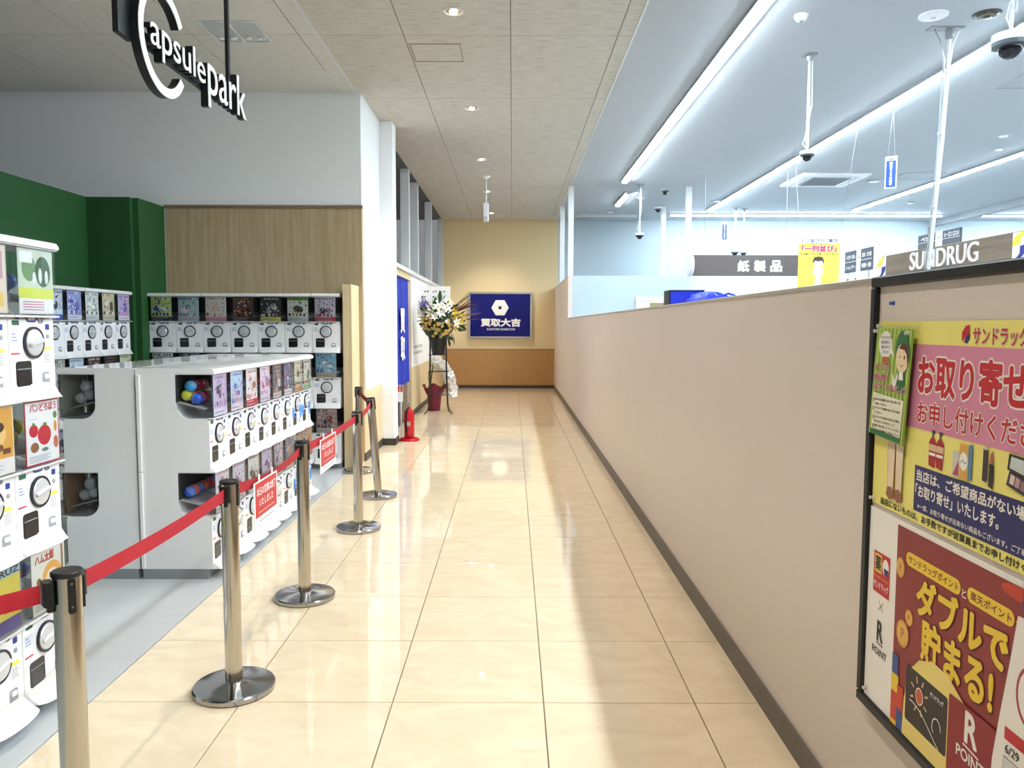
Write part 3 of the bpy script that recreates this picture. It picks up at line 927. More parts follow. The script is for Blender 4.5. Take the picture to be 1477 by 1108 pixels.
# free-standing double island, two tiers (corridor side faces +X, far side faces -X)
PI_U = [poster_mesh(31, (214, 196, 222), [(80, 70, 90), (190, 150, 200), (150, 120, 160)], (226, 216, 232)),
        poster_mesh(32, (196, 214, 236), [(120, 160, 210), (230, 150, 160), (90, 120, 180)], (226, 206, 214)),
        poster_mesh(33, (240, 232, 232), [(226, 140, 150), (160, 110, 90), (240, 200, 190)], (210, 70, 80)),
        poster_mesh(34, (236, 214, 226), [(206, 110, 150), (150, 130, 180), (240, 236, 240)], (220, 200, 214)),
        poster_mesh(35, (120, 106, 112), [(60, 50, 60), (180, 120, 120), (226, 214, 206)], (200, 180, 170)),
        poster_mesh(36, (120, 124, 150), [(40, 50, 110), (226, 226, 236), (180, 90, 90)], (214, 206, 200)),
        poster_mesh(37, (214, 210, 190), [(60, 70, 60), (206, 140, 70), (120, 140, 130)], (196, 130, 70)),
        poster_mesh(38, (222, 216, 206), [(190, 70, 60), (60, 70, 110), (90, 140, 90)], (130, 170, 110))]
PI_L = [poster_mesh(41, (232, 226, 234), [(150, 120, 160), (90, 90, 110), (220, 180, 200)], (210, 204, 216)),
        poster_mesh(42, (222, 216, 230), [(130, 110, 150), (200, 160, 180), (90, 90, 120)], (226, 214, 222)),
        poster_mesh(43, (226, 222, 220), [(120, 100, 90), (190, 120, 120), (80, 80, 90)], (206, 200, 196)),
        poster_mesh(44, (206, 196, 220), [(120, 90, 150), (226, 200, 226), (80, 70, 110)], (200, 190, 214)),
        poster_mesh(45, (196, 186, 200), [(130, 80, 110), (90, 80, 110), (230, 216, 220)], (196, 186, 190)),
        poster_mesh(46, (130, 130, 156), [(60, 70, 130), (220, 220, 232), (190, 150, 90)], (180, 170, 160)),
        poster_mesh(47, (190, 160, 140), [(120, 70, 60), (230, 200, 170), (80, 70, 80)], (180, 120, 90)),
        poster_mesh(48, (206, 170, 140), [(170, 90, 60), (236, 214, 186), (90, 80, 80)], (190, 110, 90))]
IY = 4.45
for c in range(8):
    y = IY + MW * c
    machine((-1.757, y, TIER[1]), PI / 2, 'white capsule machine, upper tier, %s from the near end of the island\'s corridor side' % ORD[c], PI_U[c], top=True, blue=c >= 6, caps=12 if c == 0 else 4, seed=c + 3)
    machine((-1.757, y, TIER[0]), PI / 2, 'white capsule machine, lower tier, %s from the near end of the island\'s corridor side' % ORD[c], PI_L[c], low=True, blue=c >= 6, caps=4 if c < 2 else 0, seed=c + 31)
    machine((-2.605, y + MW, TIER[1]), -PI / 2, 'white capsule machine, upper tier, %s from the near end of the island\'s far side' % ORD[c], PI_U[7 - c], top=True, caps=12 if c == 0 else 0, seed=c + 60, grey=True)
    machine((-2.605, y + MW, TIER[0]), -PI / 2, 'white capsule machine, lower tier, %s from the near end of the island\'s far side' % ORD[c], PI_L[7 - c], low=True, caps=12 if c == 0 else 0, seed=c + 80, grey=True)

# tall stack at the left edge of the frame (front X = -1.83)
def word_poster(bg, border, shapes, words):
    """leaflet with real lettering: shapes = [(kind, a, b, c, d, colour)], words = [(text, x0, z0, x1, z1, colour, bold)]"""
    x0, w, z0, z1, y = 0.046, 0.215, 0.322, 0.567, -0.0165
    cols = [border, bg]
    def ci(c):
        if c not in cols:
            cols.append(c)
        return cols.index(c)
    mb = MB().box(x0, x0 + w, y, y + 0.0012, z0, z1)
    lay = [1]
    def q(pts, c):
        lay[0] += 1
        mb.add([(x0 + a * w, y - 0.00012 * lay[0], z0 + b * (z1 - z0)) for a, b in pts], [tuple(range(len(pts)))], ci(c))
    q([(0.025, 0.02), (0.975, 0.02), (0.975, 0.98), (0.025, 0.98)], bg)
    for k, a, b, c, d_, cc in shapes:
        if k == 'e':
            q(ell(a, b, c, d_, 16), cc)
        else:
            q([(a, b), (c, b), (c, d_), (a, d_)], cc)
    for tx, a, b, c, d_, cc, bo in words:
        v, f, p0, p1, q0, q1 = glyphs(tx, bo, 0.0, 2)
        lay[0] += 2
        mb.add([(x0 + w * (a + (c - a) * (s[0] - p0) / (p1 - p0)), y - 0.00012 * lay[0] - s[2], z0 + (z1 - z0) * (b + (d_ - b) * (s[1] - q0) / (q1 - q0))) for s in v], f, ci(cc))
    return mb.mesh('poster', [col(c) for c in cols])
R_, G_, O_ = (196, 36, 52), (90, 140, 60), (222, 150, 60)
fine = [('r', .08, .05 + .028 * k, .62 + .08 * (k % 2), .062 + .028 * k, (170, 172, 186)) for k in range(4)]
PT = {
 ('top', 0): word_poster((206, 214, 196), (206, 214, 196), [('r', .0, .24, 1, .4, (214, 220, 90)), ('r', .02, .02, .98, .24, (232, 230, 232)), ('e', .3, .7, .2, .2, (120, 150, 110)), ('e', .7, .66, .22, .24, (70, 100, 70)),
        ('e', .45, .55, .05, .1, W_), ('e', .62, .6, .05, .12, W_), ('e', .8, .58, .05, .11, W_), ('r', .05, .78, .4, .95, (236, 236, 236))] + [('r', .1, .06 + .04 * k, .7, .075 + .04 * k, (206, 120, 150)) for k in range(4)], []),
 ('mid', 0): word_poster((236, 236, 236), R_, [('e', .55, .45, .2, .16, R_), ('e', .24, .54, .13, .1, R_), ('e', .24, .64, .04, .03, G_), ('e', .57, .62, .06, .025, G_), ('e', .88, .74, .06, .06, G_), ('e', .88, .56, .045, .09, O_), ('e', .25, .28, .12, .08, (150, 96, 60)),
        ('e', .55, .22, .1, .03, (110, 130, 120)), ('e', .88, .3, .07, .1, (190, 110, 80)), ('r', .12, .72, .35, .725, G_)] + fine, [('パンどろぼう', .14, .83, .92, .96, (206, 44, 70), .02)]),
 ('low', 0): word_poster((238, 236, 230), (238, 236, 230), [('e', .6, .5, .3, .26, (236, 178, 90)), ('e', .6, .46, .2, .18, (246, 230, 206)), ('e', .2, .5, .07, .07, (120, 90, 40)), ('e', .28, .3, .06, .06, (214, 170, 50)), ('r', .88, .5, .95, .95, (150, 120, 100))] + fine,
        [('ハム太郎', .1, .78, .66, .94, (196, 60, 44), .03)]),
 ('top', 1): word_poster((222, 206, 190), (200, 190, 170), [('r', .1, .5, .9, .9, (190, 150, 160)), ('r', .1, .1, .9, .3, (226, 190, 90))], []),
 ('mid', 1): word_poster((222, 168, 80), (236, 220, 190), [('r', .02, .02, .98, .24, (232, 226, 226)), ('e', .6, .6, .2, .16, (236, 200, 130)), ('e', .6, .7, .16, .08, (60, 50, 44)), ('e', .6, .4, .12, .06, (120, 84, 50)), ('r', .7, .3, .9, .38, (120, 70, 50))] + fine, []),
 ('low', 1): word_poster((222, 206, 90), (150, 150, 130), [('r', .02, .02, .98, .22, (110, 96, 170)), ('r', .02, .84, .98, .98, (160, 190, 200)), ('r', .1, .35, .45, .7, (236, 226, 140)), ('r', .55, .3, .9, .55, (206, 150, 60))], [('RUZ', .45, .86, .96, .96, (40, 44, 60), .03)]),
}
TY = 3.09
for c in range(2):
    y = TY - MW * (c + 1)
    far = 'nearest the camera at the left frame edge' if c else 'at the far end of the left stack'
    machine((-1.83, y, TIER[2]), PI / 2, 'white capsule machine %s, top tier' % far, PT['top', c], top=True, caps=6, seed=101 + c)
    machine((-1.83, y, TIER[1]), PI / 2, 'white capsule machine %s, middle tier' % far, PT['mid', c], caps=6, seed=103 + c)
    machine((-1.83, y, TIER[0]), PI / 2, 'white capsule machine %s, bottom tier' % far, PT['low', c], low=True, caps=4, seed=107 + c)

# white corner strip on the near end of the island, between its two halves
for t_ in [o for o in COL.objects if o.get('label', '').endswith("first from the near end of the island's corridor side")]:
    MB().cbox(-0.012, 0.0, MD - 0.03, MD - 0.004, 0.002, MH - 0.002, 0.005).build('corner_strip', M_SHELL, t_)

# ------------------------------------------------------------------ hanging "Capsule park" sign (plane X = -1.7, read from the corridor)
M_SIGNW = mat('sign_face_white', (244, 244, 244), 0.4, var=0.005)
M_SIGNK = mat('sign_black', (22, 22, 26), 0.45)
cp = thing('hanging_sign', 'black and white hanging letter sign with a big open ring', 'sign', (-1.7, 3.6, 2.787))
def yz(pts, x0, x1, name, m, parent):
    return MB().prism([(y - 3.6, z - 2.787) for y, z in pts], x0, x1, 'x').build(name, m, parent)
cc = (3.885, 2.867)
a0, a1 = math.radians(34), math.radians(326)
arc_o = [(cc[0] + 0.26 * math.cos(a0 + (a1 - a0) * i / 40), cc[1] + 0.26 * math.sin(a0 + (a1 - a0) * i / 40)) for i in range(41)]
arc_i = [(cc[0] + 0.215 * math.cos(a0 + (a1 - a0) * i / 40), cc[1] + 0.215 * math.sin(a0 + (a1 - a0) * i / 40)) for i in range(41)][::-1]
def band(x0, x1, name, m):
    n = 41
    mb = MB()
    o, i_ = arc_o, arc_i[::-1]
    vs = [(x, y - 3.6, z - 2.787) for x in (x0, x1) for L in (o, i_) for y, z in L]
    fs = []
    for k in range(n - 1):
        fs += [(2 * n + k, 2 * n + k + 1, 3 * n + k + 1, 3 * n + k), (k, n + k, n + k + 1, k + 1), (k, k + 1, 2 * n + k + 1, 2 * n + k), (n + k, 3 * n + k, 3 * n + k + 1, n + k + 1)]
    for k in (0, n - 1):
        fs.append((k, 2 * n + k, 3 * n + k, n + k))
    return mb.add(vs, fs).build(name, m, cp)
band(-0.045, -0.004, 'ring_side', M_SIGNK)
band(-0.004, 0.0, 'ring_face', M_SIGNW)
def sign_word(body, box, bold):
    v, f, p0, p1, q0, q1 = glyphs(body, bold, 1.0, 4)
    y0, z0, y1, z1 = box
    for nm, x0, x1, m in (('letter_sides', -0.045, -0.004, M_SIGNK), ('letter_faces', -0.004, 0.0, M_SIGNW)):
        MB().add([(x0 + (x1 - x0) * (s[2] + 1) / 2, y0 + (y1 - y0) * (s[0] - p0) / (p1 - p0) - 3.6, z0 + (z1 - z0) * (s[1] - q0) / (q1 - q0) - 2.787) for s in v], f).build(nm, m, cp, 40)
sign_word('apsule', (3.742, 2.766, 4.392, 2.97), 0.0)
sign_word('park', (4.43, 2.712, 5.045, 3.03), 0.0)
MB().box(-0.06, -0.046, 3.66 - 3.6, 4.98 - 3.6, 0.02, 0.09).build('bar', M_SIGNK, cp)
MB().cbox(-0.075, -0.045, 3.53 - 3.6, 3.66 - 3.6, 0.0, CEIL - 2.787, 0.003).build('post', M_SIGNK, cp)
MB().cbox(-0.07, -0.045, 4.885 - 3.6, 4.91 - 3.6, 0.02, CEIL - 2.787, 0.003).build('rod', M_SIGNK, cp)

# ------------------------------------------------------------------ belt stanchions
M_STEEL = mat('brushed_steel', (196, 190, 180), 0.16, metal=1.0, var=0.03, stretch=(20, 20, 0.5))
M_STEELD = mat('polished_steel_disc', (176, 176, 178), 0.14, metal=1.0, var=0.04)
M_BELT = mat('red_belt', (172, 14, 34), 0.7, var=0.03, scale=80)
HS = 0.87
me_pole = MB().lathe([(0.034, 0.02), (0.034, HS - 0.012)], 28).mesh('pole', M_STEEL)
me_base = MB().lathe([(0.163, 0.004), (0.163, 0.02), (0.158, 0.026), (0.05, 0.034), (0.038, 0.04)], 48).mesh('base', M_STEELD)
me_pad = MB().lathe([(0.16, 0.0), (0.16, 0.005)], 40).mesh('base_pad', M_BLACK)
me_cap = MB().lathe([(0.0365, HS - 0.014), (0.038, HS - 0.01), (0.038, HS - 0.003), (0.034, HS), (0.01, HS + 0.001)], 28).mesh('cap', M_BLACK)
me_slot = MB().prism(rrect(-0.009, 0.009, HS - 0.105, HS - 0.015, 0.006, 3), -0.0385, -0.03, 'y').lathe([(0.003, -0.0385), (0.003, -0.0392)], 8, (0, 0, HS - 0.028), 1, 'y').lathe([(0.003, -0.0385), (0.003, -0.0392)], 8, (0, 0, HS - 0.088), 1, 'y').mesh('slot', [M_BLACK, M_STEEL])
me_clip = MB().prism(rrect(-0.02, 0.02, -0.057, -0.034, 0.005, 3), HS - 0.082, HS - 0.02, 'z').box(-0.006, 0.006, -0.048, -0.034, HS - 0.1, HS - 0.08).mesh('belt_clip', M_BLACK)
SP = [(-1.135, 1.93, 0), (-1.14, 3.076, 0), (-1.136, 4.148, 0), (-1.127, 5.585, 0), (-1.168, 6.67, -4.0), (-1.56, 7.815, 0)]
SLAB = ['steel belt stanchion nearest the camera, cut by the frame bottom', 'steel belt stanchion in front of the island\'s near end', 'steel belt stanchion between the two hanging red notices',
        'steel belt stanchion in front of the pale wooden wing', 'leaning steel belt stanchion on the beige tiles, nearest the pillar', 'steel belt stanchion against the foot of the wooden wing']
LEFT_END = Vector((-1.75, 1.32, 0))
tops = []
for i, (x, y, tilt) in enumerate(SP):
    t = thing('belt_stanchion', SLAB[i], 'stanchion', (x, y, 0), 0, 'belt stanchions')
    tr = Matrix.Rotation(math.radians(tilt), 4, 'Y')
    link('base', me_base, t)
    link('base_pad', me_pad, t)
    pl_ = link('pole', me_pole, t)
    pl_.matrix_local = tr
    link('cap', me_cap, pl_)
    top = Vector((x, y, 0)) + tr.to_3x3() @ Vector((0, 0, HS - 0.05))
    tops.append(top)
    dirs = []
    if i > 0:
        dirs.append(Vector((SP[i - 1][0] - x, SP[i - 1][1] - y, 0)))
    else:
        dirs.append(LEFT_END - Vector((x, y, 0)))
    if i < 5:
        dirs.append(Vector((SP[i + 1][0] - x, SP[i + 1][1] - y, 0)))
    base_ang = math.atan2(dirs[0].y, dirs[0].x)
    used_ang = []
    for dv in dirs:
        an = math.atan2(dv.y, dv.x) + PI / 2
        link('belt_clip', me_clip, pl_, (0, 0, 0), an)
        used_ang.append(an)
    for k in range(4):
        an = used_ang[0] + PI / 2 * k
        if all(abs((an - q + PI) % (2 * PI) - PI) > 0.5 for q in used_ang):
            link('slot', me_slot, pl_, (0, 0, 0), an)

def belt(a, b, label, sag=0.015, twist=0.0):
    a, b = Vector(a), Vector(b)
    d_ = (b - a)
    h = Vector((d_.x, d_.y, 0)).normalized()
    a, b = a + h * 0.061, b - h * 0.061
    n = 14
    mb = MB()
    nrm = h.cross(Vector((0, 0, 1)))
    vs, fs = [], []
    o = a.copy()
    for i in range(n + 1):
        s = i / n
        p = a.lerp(b, s) - Vector((0, 0, sag * 4 * s * (1 - s)))
        t = twist * math.sin(PI * s)
        up = Vector((0, 0, math.cos(t))) + nrm * math.sin(t)
        for sg in (-1, 1):
            for th in (-0.0006, 0.0006):
                vs.append(tuple(p + up * 0.0235 * sg + nrm * th - o))
    for i in range(n):
        k = 4 * i
        fs += [(k, k + 2, k + 6, k + 4), (k + 1, k + 5, k + 7, k + 3), (k, k + 4, k + 5, k + 1), (k + 2, k + 3, k + 7, k + 6)]
    fs += [(0, 1, 3, 2), (4 * n, 4 * n + 2, 4 * n + 3, 4 * n + 1)]
    ob = mb.add(vs, fs).build('barrier_belt', M_BELT, None, 50)
    ob.location = o
    return tag(ob, label, 'belt', 'red barrier belts')
BL = ['red barrier belt from the nearest post to the left frame edge', 'red barrier belt crossing in front of the island\'s white end', 'sagging red barrier belt carrying the larger red notice',
      'red barrier belt carrying the small red notice', 'short red barrier belt leading to the leaning post', 'red barrier belt from the leaning post to the wooden wing']
belt(Vector((-1.75, 1.32, HS - 0.06)), tops[0], BL[0], 0.01)
sags = [0.012, 0.03, 0.012, 0.02, 0.01]
for i in range(5):
    belt(tops[i], tops[i + 1], BL[i + 1], sags[i], 0.35 if i == 1 else 0)

M_CARD = mat('white_card', (240, 240, 238), 0.5, var=0.005)
M_CARDRED = col((190, 52, 48))
M_PWHITE = col((244, 242, 240))
def notice(x, y0, y1, z0, z1, label):
    w, h = y1 - y0, z1 - z0
    P = Panel('belt_notice', (x, y0, z0), (0, 1, 0), (0, 0, 1), w, h, M_CARD, 0.003, label, 'notice', 'closing notices on the belt')
    P.rect(w * 0.04, h * 0.2, w * 0.96, h * 0.97, M_CARDRED)
    P.text('本日の営業は終了', (w * 0.1, h * 0.66, w * 0.92, h * 0.86), M_PWHITE, 0.01, res=2)
    P.text('いたしました', (w * 0.2, h * 0.42, w * 0.8, h * 0.6), M_PWHITE, 0.01, res=2)
    P.rect(w * 0.15, h * 0.29, w * 0.85, h * 0.3, M_PWHITE)
    for k in range(7):
        P.rect(w * (0.2 + 0.09 * k), h * 0.08, w * (0.26 + 0.09 * k), h * 0.11, col((120, 120, 120)))
    P.done()
    MB().box(w * 0.2, w * 0.24, h - 0.004, h + 0.03, -0.004, 0.0005).box(w * 0.76, w * 0.8, h - 0.004, h + 0.03, -0.004, 0.0005).build('hook', M_CARD, P.o)
    return P.o
notice(-1.126, 3.33, 3.66, 0.6, 0.8, 'larger red and white closing notice hung between second and third posts')
notice(-1.12, 4.47, 4.87, 0.62, 0.82, 'small red and white closing notice hung before the back row')

# ------------------------------------------------------------------ fire extinguisher, its stand and sign
M_XRED = mat('extinguisher_red', (186, 20, 30), 0.25, var=0.02)
ex = (-1.335, 9.96)
st = thing('extinguisher_stand', 'round red floor stand with a small white sign plate', 'stand', (ex[0], ex[1], 0))
MB().lathe([(0.13, 0.0), (0.13, 0.012), (0.122, 0.03), (0.1, 0.034), (0.098, 0.02), (0.06, 0.018)], 36).build('base', M_XRED, st)
MB().box(-0.115, -0.1, 0.019, 0.034, 0.02, 0.72).build('post', M_WHITE_MET, st)
P = Panel('sign_plate', (-0.158, 0.018, 0.5), (1, 0, 0), (0, 0, 1), 0.075, 0.22, M_CARD, 0.004, parent=st)
P.rect(0.004, 0.13, 0.071, 0.216, M_CARDRED)
P.text('消火器', (0.026, 0.138, 0.05, 0.21), M_PWHITE, 0.01, vertical=True, res=2)
P.done()
fe = thing('fire_extinguisher', 'red fire extinguisher standing by the white pillar', 'extinguisher', (ex[0], ex[1], 0.034))
MB().lathe([(0.06, -0.012), (0.066, 0.0), (0.066, 0.31), (0.058, 0.35), (0.03, 0.375), (0.022, 0.385)], 28).build('cylinder', M_XRED, fe)
MB().lathe([(0.02, 0.38), (0.022, 0.4), (0.014, 0.42)], 16).build('valve', mat('brass', (176, 150, 90), 0.3, metal=1.0), fe)
MB().cbox(-0.012, 0.012, -0.07, 0.03, 0.425, 0.438, 0.003).cbox(-0.012, 0.012, -0.075, 0.02, 0.455, 0.466, 0.003).cbox(-0.01, 0.01, -0.0, 0.03, 0.42, 0.46, 0.003).build('lever', M_GREY_MET, fe)
MB().tube([(0.0, -0.02, 0.4), (-0.02, -0.06, 0.38), (-0.03, -0.072, 0.3), (-0.03, -0.072, 0.18), (-0.028, -0.07, 0.08)], 0.009, 8).build('hose', M_BLACK, fe)
MB().prism(rrect(-0.022, 0.022, 0.16, 0.22, 0.008), -0.0668, -0.05, 'y').build('sticker', mat('sticker_dull', (170, 150, 140), 0.5), fe)

# ------------------------------------------------------------------ blue doorway curtain
M_NOREN = mat('blue_curtain_cloth', (18, 40, 150), 0.8, var=0.06, scale=40, bump=0.2, bscale=120)
nr = thing('doorway_curtain', 'blue doorway curtain with white lettering behind the white pillar', 'curtain', (-1.6, 10.9, 0.63))
def noren(y0, y1, parent):
    n = 24
    vs, fs = [], []
    for zi in range(9):
        z = 1.52 * zi / 8
        for i in range(n + 1):
            y = y0 + (y1 - y0) * i / n
            amp = 0.022 * (1 - 0.55 * zi / 8)
            vs.append((amp * math.sin(i * 0.9 + zi * 0.12) + 0.012 * math.sin(i * 0.37), y, z))
    m = len(vs)
    vs += [(x - 0.003, y, z) for x, y, z in vs]
    for zi in range(8):
        for i in range(n):
            a = zi * (n + 1) + i
            fs += [(a, a + 1, a + n + 2, a + n + 1), (m + a, m + a + n + 1, m + a + n + 2, m + a + 1)]
    return MB().add(vs, fs).build('cloth_panel', M_NOREN, parent, 80)
for k in range(3):
    noren(-0.9 + 0.6 * k + 0.01, -0.9 + 0.6 * k + 0.59, nr)
MB().ring((0, -1.05, 1.54), (0, 1.13, 1.54), 0.014, 0.014, 12).build('rod', mat('rod_brown', (96, 76, 56), 0.5), nr)
for k in range(13):
    MB().lathe([(0.02, -0.012), (0.023, 0.0), (0.02, 0.012)], 12, (0, -0.86 + 0.144 * k, 1.535), axis='y').build('loop', M_NOREN, nr)
for ch, z0, z1 in (('買', 0.75, 1.1), ('取', 0.36, 0.7)):
    v, f, p0, p1, q0, q1 = glyphs(ch, 0.03, 0.0, 2)
    MB().add([(0.04 + s[2], -0.08 + 0.42 * (s[0] - p0) / (p1 - p0), z0 + (z1 - z0) * (s[1] - q0) / (q1 - q0)) for s in v], f).build('lettering', M_PWHITE, nr)
# printed notices on the tenant wall
P = Panel('wall_notice', (-1.646, 12.75, 0.86), (0, 1, 0), (0, 0, 1), 2.4, 0.62, M_CARD, 0.003, 'white printed notice low on the tenant wall behind the flowers', 'notice')
rd = random.Random(5)
for k in range(2):
    for j in range(8):
        P.rect(0.15 + j * 0.16, 0.14 + 0.1 * k, 0.15 + j * 0.16 + rd.uniform(0.05, 0.1), 0.19 + 0.1 * k, col((120, 124, 122)))
P.done()

# ------------------------------------------------------------------ congratulation flower stand
def leaf_mesh(L, W, m, bend=0.3, n=6, name='leaf'):
    vs, fs = [], []
    for i in range(n + 1):
        s = i / n
        w = W * math.sin(PI * min(1, 0.08 + s * 0.92)) ** 0.8 * (1 if s < 0.98 else 0.05)
        y = L * s
        z = -bend * L * s * s
        vs += [(-w, y, z), (0, y, z - 0.15 * w), (w, y, z)]
    for i in range(n):
        a = 3 * i
        fs += [(a, a + 1, a + 4, a + 3), (a + 1, a + 2, a + 5, a + 4)]
    m_ = len(vs)
    vs += [(x, y, z - 0.0012) for x, y, z in vs]
    fs += [tuple(m_ + q for q in f[::-1]) for f in list(fs)]
    return MB().add(vs, fs).mesh(name, m, 60)
M_LEAF = mat('leaf_green', (46, 84, 36), 0.5, var=0.25, scale=20)
M_LEAFD = mat('leaf_dark', (26, 52, 24), 0.5, var=0.25, scale=20)
M_DRAC = mat('leaf_bronze', (96, 54, 44), 0.5, var=0.2, scale=20)
M_PETAL = mat('petal_white', (244, 242, 236), 0.6, var=0.02)
M_TAN = mat('petal_tan', (206, 172, 104), 0.65, var=0.15, scale=60)
M_YELF = mat('petal_yellow', (236, 206, 70), 0.6, var=0.1, scale=60)
M_BLUEF = mat('petal_violet', (84, 84, 160), 0.65, var=0.15, scale=60)
M_WIRE = mat('black_iron', (30, 24, 22), 0.45)
def lily():
    mb = MB()
    for k in range(6):
        mb.M = Matrix.Rotation(PI / 3 * k, 4, 'Z') @ Matrix.Rotation(math.radians(38), 4, 'X')
        L, W, n = 0.085, 0.02, 4
        vs, fs = [], []
        for i in range(n + 1):
            s = i / n
            w = W * math.sin(PI * (0.12 + 0.86 * s))
            z = -0.5 * L * s * s * 0.8
            vs += [(-w, L * s, z), (0, L * s, z - 0.006), (w, L * s, z)]
        for i in range(n):
            a = 3 * i
            fs += [(a, a + 1, a + 4, a + 3), (a + 1, a + 2, a + 5, a + 4)]
        mb.add(vs, fs, 0)
    mb.M = None
    mb.ball((0, 0, 0.01), 0.012, 8, 6, mi=1)
    return mb.mesh('lily', [M_PETAL, M_YELF], 60)
def rose(m, r=0.034):
    mb = MB()
    for k, (rr, h, n) in enumerate(((r, 0.0, 6), (r * 0.75, 0.008, 5), (r * 0.45, 0.014, 4))):
        for i in range(n):
            mb.M = Matrix.Rotation(2 * PI * i / n + k * 0.5, 4, 'Z') @ Matrix.Translation((rr * 0.55, 0, h)) @ Matrix.Rotation(math.radians(-35 + 20 * k), 4, 'Y')
            mb.ball((0, 0, 0), rr * 0.6, 7, 5, (1, 1.1, 0.35))
    return mb.mesh('blossom', m, 60)
def spray(m):
    mb = MB()
    rd_ = random.Random(3)
    for k in range(9):
        s = k / 8
        mb.ball((rd_.uniform(-.016, .016), 0.02 + 0.13 * s, rd_.uniform(-.016, .016)), 0.013 * (1 - 0.45 * s), 6, 5)
    mb.tube([(0, -0.05, 0), (0, 0.15, 0)], 0.0025, 5)
    return mb.mesh('flower_spray', m, 60)
fs_ = thing('flower_stand', 'congratulatory flower stand on tall black iron legs with a white placard', 'flower stand', (-1.24, 12.92, 0))
for k, (a, nx) in enumerate(((35, 0), (145, 0), (215, 0), (325, 0))):
    a = math.radians(a)
    c_, s_ = math.cos(a), math.sin(a)
    MB().tube([(0.29 * c_, 0.2 * s_, 0.008), (0.22 * c_, 0.16 * s_, 0.06), (0.19 * c_, 0.14 * s_, 0.16), (0.17 * c_, 0.13 * s_, 0.6), (0.16 * c_, 0.12 * s_, 1.28)], 0.008, 8).build('leg', M_WIRE, fs_)
def hoop(z, rx, ry, name='hoop'):
    pts = [(rx * math.cos(2 * PI * i / 20), ry * math.sin(2 * PI * i / 20), z) for i in range(21)]
    return MB().tube(pts, 0.006, 6).build(name, M_WIRE, fs_)
hoop(1.0, 0.16, 0.12)
hoop(0.33, 0.185, 0.14)
hoop(0.72, 0.168, 0.125)
MB().lathe([(0.1, 1.01), (0.105, 1.02), (0.135, 1.27), (0.14, 1.28), (0.12, 1.28)], 24).build('pot', mat('pot_black', (22, 20, 22), 0.4), fs_)
me_leafs = [leaf_mesh(0.2, 0.034, M_LEAF, 0.35), leaf_mesh(0.16, 0.03, M_LEAFD, 0.5), leaf_mesh(0.42, 0.011, M_DRAC, 0.12, name='long_leaf')]
me_lily, me_rose, me_rosew, me_sp_y, me_sp_b = lily(), rose(M_TAN), rose(M_PETAL, 0.03), spray(M_YELF), spray(M_BLUEF)
rd = random.Random(11)
FC = Vector((0, 0, 1.58))
def place_flower(name, me, direction, rad, sc, parent=fs_, along=False):
    d_ = Vector(direction).normalized()
    o = link(name, me, parent)
    up = Vector((0, 0, 1)) if not along else Vector((0, 1, 0))
    q = up.rotation_difference(d_)
    roll = Matrix.Rotation(rd.uniform(0, 6.28), 4, up)
    if d_.x < 0:
        sc *= 1 + 0.3 * d_.x
        rad *= 1 + 0.2 * d_.x
    o.matrix_local = Matrix.Translation(FC + Vector((d_.x * rad * (1.08 if d_.x > 0 else 0.92), d_.y * rad * 0.8, d_.z * rad))) @ q.to_matrix().to_4x4() @ roll @ Matrix.Scale(sc, 4)
    return o
def rdir(zmin=-0.4, zmax=1.0):
    while True:
        v_ = Vector((rd.uniform(-1, 1), rd.uniform(-1, 0.5), rd.uniform(zmin, zmax)))
        if 0.2 < v_.length < 1:
            return v_
MB().ball((0, 0, 1.5), 0.24, 14, 10, (1.1, 0.85, 1.1)).build('foliage_core', M_LEAFD, fs_)
for k in range(110):
    place_flower('leaf', me_leafs[k % 2], rdir(-0.95, 0.7), rd.uniform(0.2, 0.36), rd.uniform(0.6, 0.95), along=True)
for dx, dz, r_, s_ in ((0.05, 0.6, .34, 1.2), (0.15, 0.25, .38, 1.2), (-0.25, 0.2, .36, 1.1), (0.75, -0.1, .42, 1.1), (0.5, 0.75, .42, 1.1), (0.35, 0.45, .4, 1.15), (-0.05, 0.1, .38, 0.9)):
    place_flower('lily', me_lily, (dx, -0.75, dz), r_, s_)
for k in range(46):
    place_flower('blossom', me_rose, (rd.uniform(-1.0, 0.8), -0.7, rd.uniform(-0.8, 0.15)), rd.uniform(0.33, 0.4), rd.uniform(0.8, 1.15))
for k in range(14):
    place_flower('blossom', me_rosew, (rd.uniform(-0.7, 0.7), -0.7, rd.uniform(-0.2, 0.9)), rd.uniform(0.32, 0.4), rd.uniform(0.6, 0.9))
for k in range(26):
    place_flower('flower_spray', me_sp_y, (rd.uniform(0.3, 1.0), -0.45, rd.uniform(-0.3, 0.55)), rd.uniform(0.32, 0.42), rd.uniform(0.6, 0.9), along=True)
for k in range(16):
    place_flower('flower_spray', me_sp_y, (rd.uniform(-0.9, 0.3), -0.6, rd.uniform(-0.4, 0.6)), rd.uniform(0.32, 0.38), rd.uniform(0.5, 0.8), along=True)
for k in range(10):
    place_flower('flower_spray', me_sp_b, (rd.uniform(-0.62, -0.38), -0.5, rd.uniform(0.4, 0.8)), rd.uniform(0.34, 0.48), 1.1, along=True)
for k in range(14):
    place_flower('long_leaf', me_leafs[2], (rd.uniform(0.6, 1.0), -0.1, rd.uniform(-0.2, 0.75)), 0.26, rd.uniform(0.85, 1.1), along=True)
for k in range(11):
    place_flower('long_leaf', me_leafs[2], (rd.uniform(-0.8, -0.4), -0.35, rd.uniform(0.1, 0.9)), 0.2, rd.uniform(0.7, 0.95), along=True)
P = Panel('placard', (-0.36, 0.07, 1.62), (1, 0, 0), (0, 0, 1), 0.56, 0.52, M_CARD, 0.004, parent=fs_)
